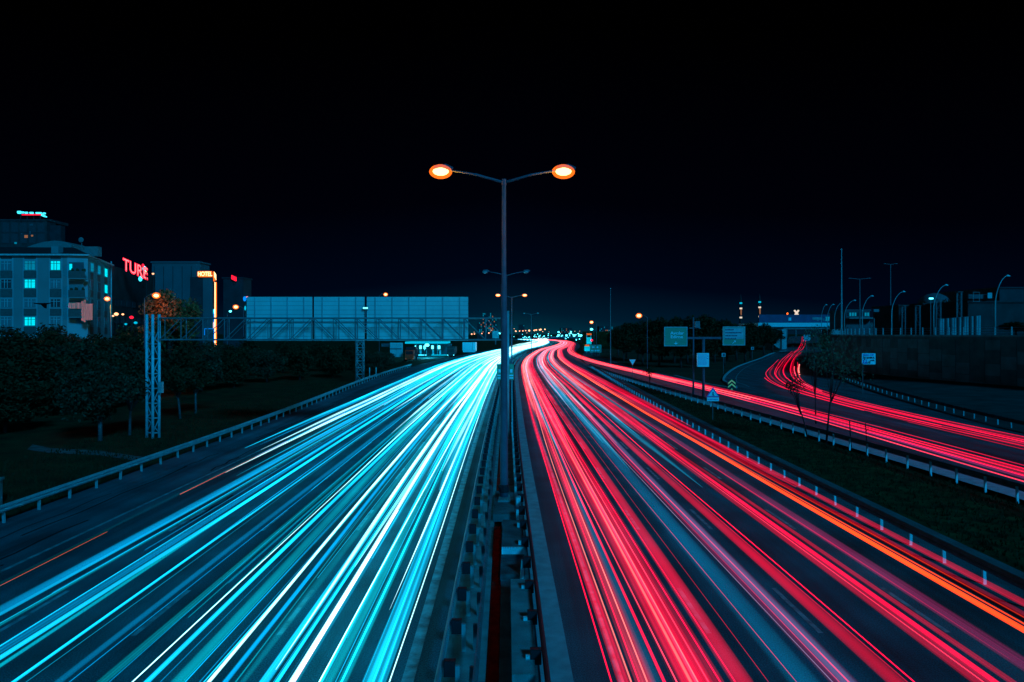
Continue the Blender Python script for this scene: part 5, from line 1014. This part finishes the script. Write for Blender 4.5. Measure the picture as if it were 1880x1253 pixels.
def trail(fn, o, z, w, c, s, y0=-6, y1=760, kind='line', h=None, wob=.07, seedv=None, zf=None, conv=None, side='L', scl=None):
    r = random.Random(int(o * 971) + int(y0 * 13) if seedv is None else seedv); ph = r.uniform(0, 6.28); ph2 = r.uniform(0, 6.28); ys = ysamp(y0, y1); path = []
    for y in ys:
        oo = o * (scl(y) if scl else 1) + wob * math.sin(y / 17.0 + ph) + wob * 2.2 * math.sin(y / 61.0 + ph2) * min(1, max(0, y) / 60)
        if conv and y > 140: oo = oo + (conv - oo) * min(.35, (y - 140) / 900)
        p = off(fn, y, oo); path.append((p[0], p[1], z + (zf(y) if zf else 0) + .015 * math.sin(y / 5.0 + ph)))
    hh = h if h else (w * .5 if kind == 'line' else min(.07, w * .3)); k = 6 if kind == 'line' else 8
    prof = [(math.cos(2 * math.pi * i / k) * w / 2, math.sin(2 * math.pi * i / k) * hh / 2) for i in range(k)]
    if kind != 'line': prof = [(-w / 2, 0), (-w * .28, -hh / 2), (0, -hh / 2), (w * .28, -hh / 2), (w / 2, 0), (w * .28, hh / 2), (0, hh / 2), (-w * .28, hh / 2)]
    mb = MB(); mb.sweep(path, prof)
    if kind == 'line' or (kind == 'soft' and w < .2):
        kk = len(prof); gr = 2.2 if side == 'L' else 1.0
        for i, p in enumerate(path):
            d = 1 + gr * min(1, max(0, p[1] - 15) / 110)  # far trails thickened so their shape carries the glare
            for j in range(kk): v = mb.v[i * kk + j]; mb.v[i * kk + j] = tuple(p[q] + (v[q] - p[q]) * d for q in range(3))
    if kind != 'line' and y0 > 8:
        kk = len(prof)
        for i, p in enumerate(path):
            d = min(1, .08 + (p[1] - path[0][1]) / (6 + .25 * y0))
            if d < 1:
                for j in range(kk): v = mb.v[i * kk + j]; mb.v[i * kk + j] = tuple(p[q] + (v[q] - p[q]) * d for q in range(3))
    ob = mb.build("light_trail", tmat(c, s, kind)); me = ob.data
    if True:
        uvl = me.uv_layers.new(name="UVMap"); us = [p[0] / w + .5 for p in prof]; kk = len(prof); vi = np.empty(len(me.loops), dtype=np.int32); me.loops.foreach_get("vertex_index", vi)
        ua = np.array(us)[vi % kk]; va = np.array([p[1] for p in path])[vi // kk] / 10.0; uvl.data.foreach_set("uv", np.stack([ua, va], 1).astype(np.float32).ravel())
    me.polygons.foreach_set("use_smooth", [True] * len(me.polygons))
    TR.append((side, o, ob, c, w, kind, y0)); return ob
def soften(a, k):
    if k.get('kind', 'line') == 'line' and a[2] >= .04: a = list(a); a[2] *= 1.9; k['kind'] = 'soft'
    return a, k
def L_(*a, **k): a, k = soften(a, k); return trail(K, *a, conv=-9, side='L', **k)
# oncoming headlights: measured offsets from the kerb, then width, colour, strength
L_(-4.13, .62, .50, 'cy', .62, kind='band'); L_(-3.86, .62, .025, 'wh', .9, y0=10); L_(-3.98, .66, .03, 'cy', 1.1)
L_(-4.42, .62, .04, 'wh', 1.0, y0=17); L_(-4.62, .6, .2, 'te', .45, kind='soft'); L_(-4.75, .65, .035, 'cy', 1.2); L_(-4.98, .62, .28, 'te', .4, kind='band'); L_(-5.05, .7, .03, 'wh', 1.2, y0=11)
L_(-5.22, .62, .05, 'cy', .9); L_(-5.55, .75, .02, 'or', 1.0, y0=12, y1=26); L_(-5.62, .65, .22, 'cy', .35, kind='band'); L_(-5.80, .62, .07, 'wh', 1.6); L_(-5.95, .62, .05, 'cy', 1.2)
L_(-6.18, .64, .07, 'wh', 1.2, y0=14); L_(-6.27, .62, .22, 'cy', .85, kind='band'); L_(-6.62, .62, .26, 'te', .22, kind='soft', y0=10); L_(-6.8, .62, .03, 'te', .4, y0=12)
L_(-7.06, .62, .07, 'bl', .9); L_(-7.33, .62, .05, 'wh', 1.5); L_(-7.42, .62, .03, 'cy', .8); L_(-7.98, .62, .32, 'te', .42, kind='soft'); L_(-8.2, .62, .02, 'bl', .5)
L_(-8.52, .62, .08, 'cy', .9); L_(-8.76, .62, .03, 'wh', 1.3, y0=12); L_(-8.9, .62, .03, 'te', .8); L_(-9.2, .62, .02, 'bl', .6); L_(-9.42, .62, .24, 'te', .3, kind='band')
L_(-10.25, .62, .10, 'bl', .3); L_(-11.08, .62, .11, 'cy', .8, kind='band'); L_(-11.24, .62, .03, 'bl', .8); L_(-12.0, .62, .07, 'te', .6); L_(-12.2, .62, .09, 'cy', .85); L_(-12.43, .66, .36, 'bl', .75, kind='band'); L_(-12.6, .62, .03, 'cy', .7)
L_(-13.32, .62, .06, 'te', .3); L_(-13.82, .7, .5, 'bl', .5, kind='soft'); L_(-13.7, .7, .07, 'cy', .25); L_(-15.1, .7, .018, 'or', .35, y0=10, y1=23.5); L_(-15.15, .7, .022, 'or', .55, y0=29, y1=43); L_(-15.1, .7, .02, 'or', .6, y0=48, y1=58)
L_(-15.5, .6, .05, 'te', .06, y0=8)
L_(-16.95, .65, .10, 'cy', 1.1, y0=40.9); L_(-16.75, .5, .14, 'bl', .7, y0=43, kind='soft'); L_(-15.9, .65, .09, 'wh', .9, y0=40.3); L_(-15.35, .62, .1, 'bl', .8, y0=38); L_(-14.9, .62, .07, 'cy', 1.0, y0=50); L_(-14.4, .62, .14, 'cy', .6, y0=33, kind='band')
for (z_, o_, y0, y1) in ((1.6, -5, 330, 640), (1.9, -9, 300, 660), (1.7, -13, 340, 640), (2.2, -7, 420, 600), (1.4, -11, 260, 400)): L_(o_, z_, .6, 'wh', .7, y0=y0, y1=y1, h=2.4)  # tall white ribbons added for headlight glare at the bend
r_ = random.Random(21)
for i in range(26):
    o_ = -3.9 - 10 * r_.random() ** 1.3; L_(round(o_, 3), r_.uniform(.55, .8), r_.uniform(.012, .03), r_.choice(['cy', 'cy', 'te', 'bl', 'bl']), r_.uniform(.25, .6), y0=r_.uniform(-6, 30))
for i in range(34):
    a = r_.random(); o_ = -3.9 - 11.2 * a ** 1.25; y0 = r_.uniform(45, 140) * (1 if i % 4 else .6); c = r_.choice(['wh', 'cy', 'cy', 'wh', 'te', 'cy']); L_(round(o_, 2), r_.uniform(.55, .9), r_.uniform(.03, .1), c, r_.uniform(.5, 1.3), y0=y0)
for (o_, w, y0, s_) in ((-5.85, .22, 20, .5), (-6.2, .25, 26, .5), (-4.7, .3, 34, .45), (-7.35, .22, 30, .4), (-5.1, .3, 48, .5), (-8.7, .3, 45, .4), (-4.2, .35, 60, .5), (-6.9, .35, 60, .5), (-10.2, .4, 70, .4), (-13.4, .4, 60, .4)): L_(o_, .66, w, 'wh', s_, y0=y0, kind='band')
for i, (o_, w, y0) in enumerate(((-4.4, .8, 30), (-5.4, .9, 42), (-6.4, .9, 55), (-8.0, 1.0, 70), (-9.6, 1.0, 85), (-12.6, 1.1, 75), (-11.2, 1.0, 100), (-15.2, 1.0, 95), (-4.9, 1.2, 85), (-6.9, 1.4, 115))): L_(o_, .6, w, 'cy', .3 + .02 * i, y0=y0, kind='band')
for i, (o_, w, y0) in enumerate(((-5.0, 2.2, 120), (-8.0, 3.0, 150), (-11.5, 3.0, 170), (-14.6, 2.6, 200))): L_(o_, .6, w, 'wh', .5, y0=y0, kind='soft')
def R_(*a, **k): a, k = soften(a, k); return trail(K, *a, conv=7, side='R', **k)
R_(.82, .75, .3, 're', .5, kind='band'); R_(.66, .75, .03, 're', .9); R_(1.18, .75, .42, 'pi', .34, kind='band'); R_(1.02, .78, .035, 'sa', .6); R_(1.3, .72, .03, 'sa', .5, y0=9); R_(1.1, .8, .03, 're', 1.0)
R_(1.55, .5, .25, 'bl', .12, kind='soft'); R_(1.7, .75, .04, 're', 1.0); R_(2.2, .75, 1.0, 're', .52, kind='band'); R_(2.0, .78, .04, 'sa', .45); R_(2.12, .8, .05, 'pi', .7); R_(2.3, .7, .03, 'sa', .4, y0=10); R_(2.45, .78, .03, 'pi', .9); R_(2.62, .8, .03, 're', 1.1); R_(1.85, .8, .03, 'pi', .8)  # the blue ribbon is added for light falling on the road
R_(3.05, .75, .46, 're', .34, kind='soft'); R_(2.95, .78, .03, 're', .8); R_(4.25, .75, .018, 're', .35); R_(3.6, .72, .015, 'dr', .5); R_(4.62, .4, .7, 'bl', .12, kind='soft')  # low blue band stands for headlight glow on the asphalt
R_(5.15, .7, .6, 'pu', .3, kind='soft'); R_(5.2, .78, .035, 're', .7); R_(5.05, .78, .02, 're', .45); R_(4.85, .72, .02, 'li', .4, y0=12); R_(5.5, .4, .4, 'bl', .14, kind='soft')  # blue band beside the purple one also stands for glow on the road
R_(6.15, .75, .42, 'dr', .55, kind='soft'); R_(6.45, .8, .035, 're', 1.2); R_(6.25, .75, .03, 're', .4); R_(7.75, .78, .5, 're', .26, kind='band'); R_(7.95, .8, .09, 're', .75); R_(8.25, .78, .2, 'dr', .5, kind='band'); R_(7.7, .8, .02, 'pi', .8)
R_(9.05, .75, .5, 'pu', .36, kind='band'); R_(8.95, .78, .04, 're', .3, y0=14); R_(10.3, .75, .27, 'fl', 1.1, kind='soft'); R_(10.46, .8, .04, 'fl', .7); R_(10.72, .85, .34, 'dr', .3, kind='band'); R_(10.6, .9, .03, 'fl', .3); R_(11.05, .95, .3, 're', .3, kind='band')
R_(12.1, .35, .14, 'dr', .3, kind='soft')  # glowing ribbon added for the red reflection on the guard rail
for i in range(44):
    lane = r_.choice([(0.7, 2.8), (0.7, 2.8), (4.9, 6.4), (7.5, 8.4), (7.5, 8.4), (10.4, 11.4)]); o_ = r_.uniform(*lane); R_(round(o_, 2), r_.uniform(.6, .95), r_.uniform(.02, .07), r_.choice(['pi', 're', 'sa', 're', 'pi']), r_.uniform(.35, .8), y0=r_.uniform(45, 160))
for (o_, w, y0, c, s) in ((4.6, .5, 34, 'cy', .14), (7.1, .5, 30, 'cy', .12), (1.6, .3, 40, 'cy', .3), (5.6, .3, 55, 'wh', .3), (8.8, .4, 45, 'cy', .14), (5.0, 1.0, 75, 'sa', .25), (8.1, .9, 70, 'sa', .3), (1.5, 1.2, 75, 'sa', .3), (1.3, .9, 48, 'pi', .25), (2.4, .8, 45, 'pi', .3), (1.0, .5, 60, 'sa', .4), (4.5, .6, 42, 'cy', .16), (4.2, .35, 60, 'cy', .35), (5.3, .6, 42, 'pi', .22), (5.9, .4, 48, 're', .4), (4.3, .3, 70, 'pi', .4), (7.6, .6, 45, 'pi', .22), (7.3, .35, 45, 'cy', .3), (8.4, .6, 40, 're', .5), (8.0, .4, 70, 'sa', .3), (11.3, 1.0, 30, 're', .32), (12.0, .8, 50, 're', .35), (10.6, .3, 60, 'sa', .3), (1.8, 1.6, 120, 'sa', .3), (5.0, 1.8, 130, 'pi', .4), (8.2, 1.6, 140, 'pi', .4), (11.4, 1.6, 120, 'pi', .3)): R_(o_, .7, w, c, s, y0=y0, kind='band')  # cyan bands stand for headlight streaks and glow on the lanes
S_ = lambda *a, **k: trail(RAMP, *a, side='S', **k)
for (o_, w, c, s, kd, y0) in ((-1.15, .09, 'pi', .7, 'line', -6), (-.75, .5, 'pu', .6, 'band', -6), (-.35, .1, 're', 1.0, 'line', -6), (-.1, .3, 're', .3, 'band', -6), (.35, .08, 're', 1.0, 'line', -6), (.7, .4, 'dr', .5, 'band', -6), (1.05, .05, 're', .9, 'line', -6), (1.4, .06, 're', .5, 'line', 30), (-.9, .7, 'pi', .32, 'band', 60), (0.0, .8, 'pi', .3, 'band', 75), (.6, .06, 'sa', .8, 'line', 60), (-.2, .06, 'sa', .9, 'line', 70), (1.6, .3, 're', .3, 'band', 58), (1.0, .5, 're', .4, 'band', 85), (-.6, .05, 'sa', .7, 'line', 95)): S_(o_, .72, w, c, s, y0=y0, kind=kd, y1=640 if y0 < 50 else 600, wob=.08)
zl = lambda y: 0 if y < 290 else min(5.5, (y - 290) * .045)
P_ = lambda *a, **k: trail(LOOP, *a, side='P', zf=zl, scl=lambda y: .5 + .5 * min(1, max(0, (y - 70) / 45)), **k)
for (o_, w, c, s, kd, y0, y1) in ((-2.9, .06, 're', .8, 'line', 60, 103), (-2.2, .05, 're', .8, 'line', -6, 175), (-1.9, .35, 'dr', .3, 'band', -6, 140), (-1.2, .06, 're', .7, 'line', 50, 260), (-.6, .05, 're', .8, 'line', -6, 400), (-.3, .35, 'dr', .35, 'band', -6, 400), (.35, .07, 're', .9, 'line', -6, 400), (.9, .3, 'dr', .3, 'band', -6, 300), (1.4, .07, 're', .8, 'line', -6, 400), (2.0, .6, 'dr', .35, 'band', -6, 250), (2.2, .09, 'pi', .9, 'line', 80, 140), (2.7, .05, 're', .7, 'line', -6, 160), (3.3, .12, 'sa', .9, 'line', 112, 150), (-3.6, .03, 're', .35, 'line', 4, 58), (-3.1, .3, 'dr', .25, 'band', 6, 56), (-4.4, .03, 're', .3, 'line', 4, 52)): P_(o_, .72, w, c, s, y0=y0, y1=y1, kind=kd, wob=.12)
# a rising road for the loop beyond the bridge
mb = MB(); ys = ysamp(285, 430)
for i in range(len(ys) - 1):
    a, b = ys[i], ys[i + 1]; l0, r0, l1, r1 = off(LOOP, a, -8), off(LOOP, a, 8), off(LOOP, b, -8), off(LOOP, b, 8); mb.quad((*l0, zl(a) + .03), (*r0, zl(a) + .03), (*r1, zl(b) + .03), (*l1, zl(b) + .03))
struct(mb.build("loop_road_rise", 'asphalt_old'))
# labels
ONES = ["", "first", "second", "third", "fourth", "fifth", "sixth", "seventh", "eighth", "ninth", "tenth", "eleventh", "twelfth", "thirteenth", "fourteenth", "fifteenth", "sixteenth", "seventeenth", "eighteenth", "nineteenth"]
TENS = {2: "twent", 3: "thirt", 4: "fort", 5: "fift", 6: "sixt", 7: "sevent", 8: "eight", 9: "ninet"}
def ordw(n):
    if n < 20: return ONES[n]
    if n < 100:
        a, b = divmod(n, 10); return TENS[a] + "ieth" if b == 0 else TENS[a] + "y-" + ONES[b]
    return "hundred and " + ordw(n - 100) if n > 100 else "hundredth"
GRP = {'L': ("headlight trail", "outwards from the median", "headlight trails on the oncoming carriageway"), 'R': ("tail light trail", "outwards from the pale kerb", "tail light trails on the departing carriageway"),
       'S': ("tail light trail on the side road", "from the verge", "tail light trails on the side road"), 'P': ("tail light trail curving to the underpass", "from the inside", "tail light trails curving to the underpass")}
for sd in 'LRSP':
    L = sorted([q for q in TR if q[0] == sd], key=lambda q: abs(q[1]) if sd in 'LR' else q[1])
    for i, q in enumerate(L):
        wd = "hair-thin" if q[4] < .035 else "thin" if q[4] < .12 else "broad streaky" if q[4] < .7 else "very broad hazy"
        tag(q[2], f"{wd} {CT[q[3]][1]} {GRP[sd][0]}, {ordw(i + 1)} {GRP[sd][1]}", "light trail", GRP[sd][2])
for o in bpy.data.objects:
    if '_o' in o: del o['_o']
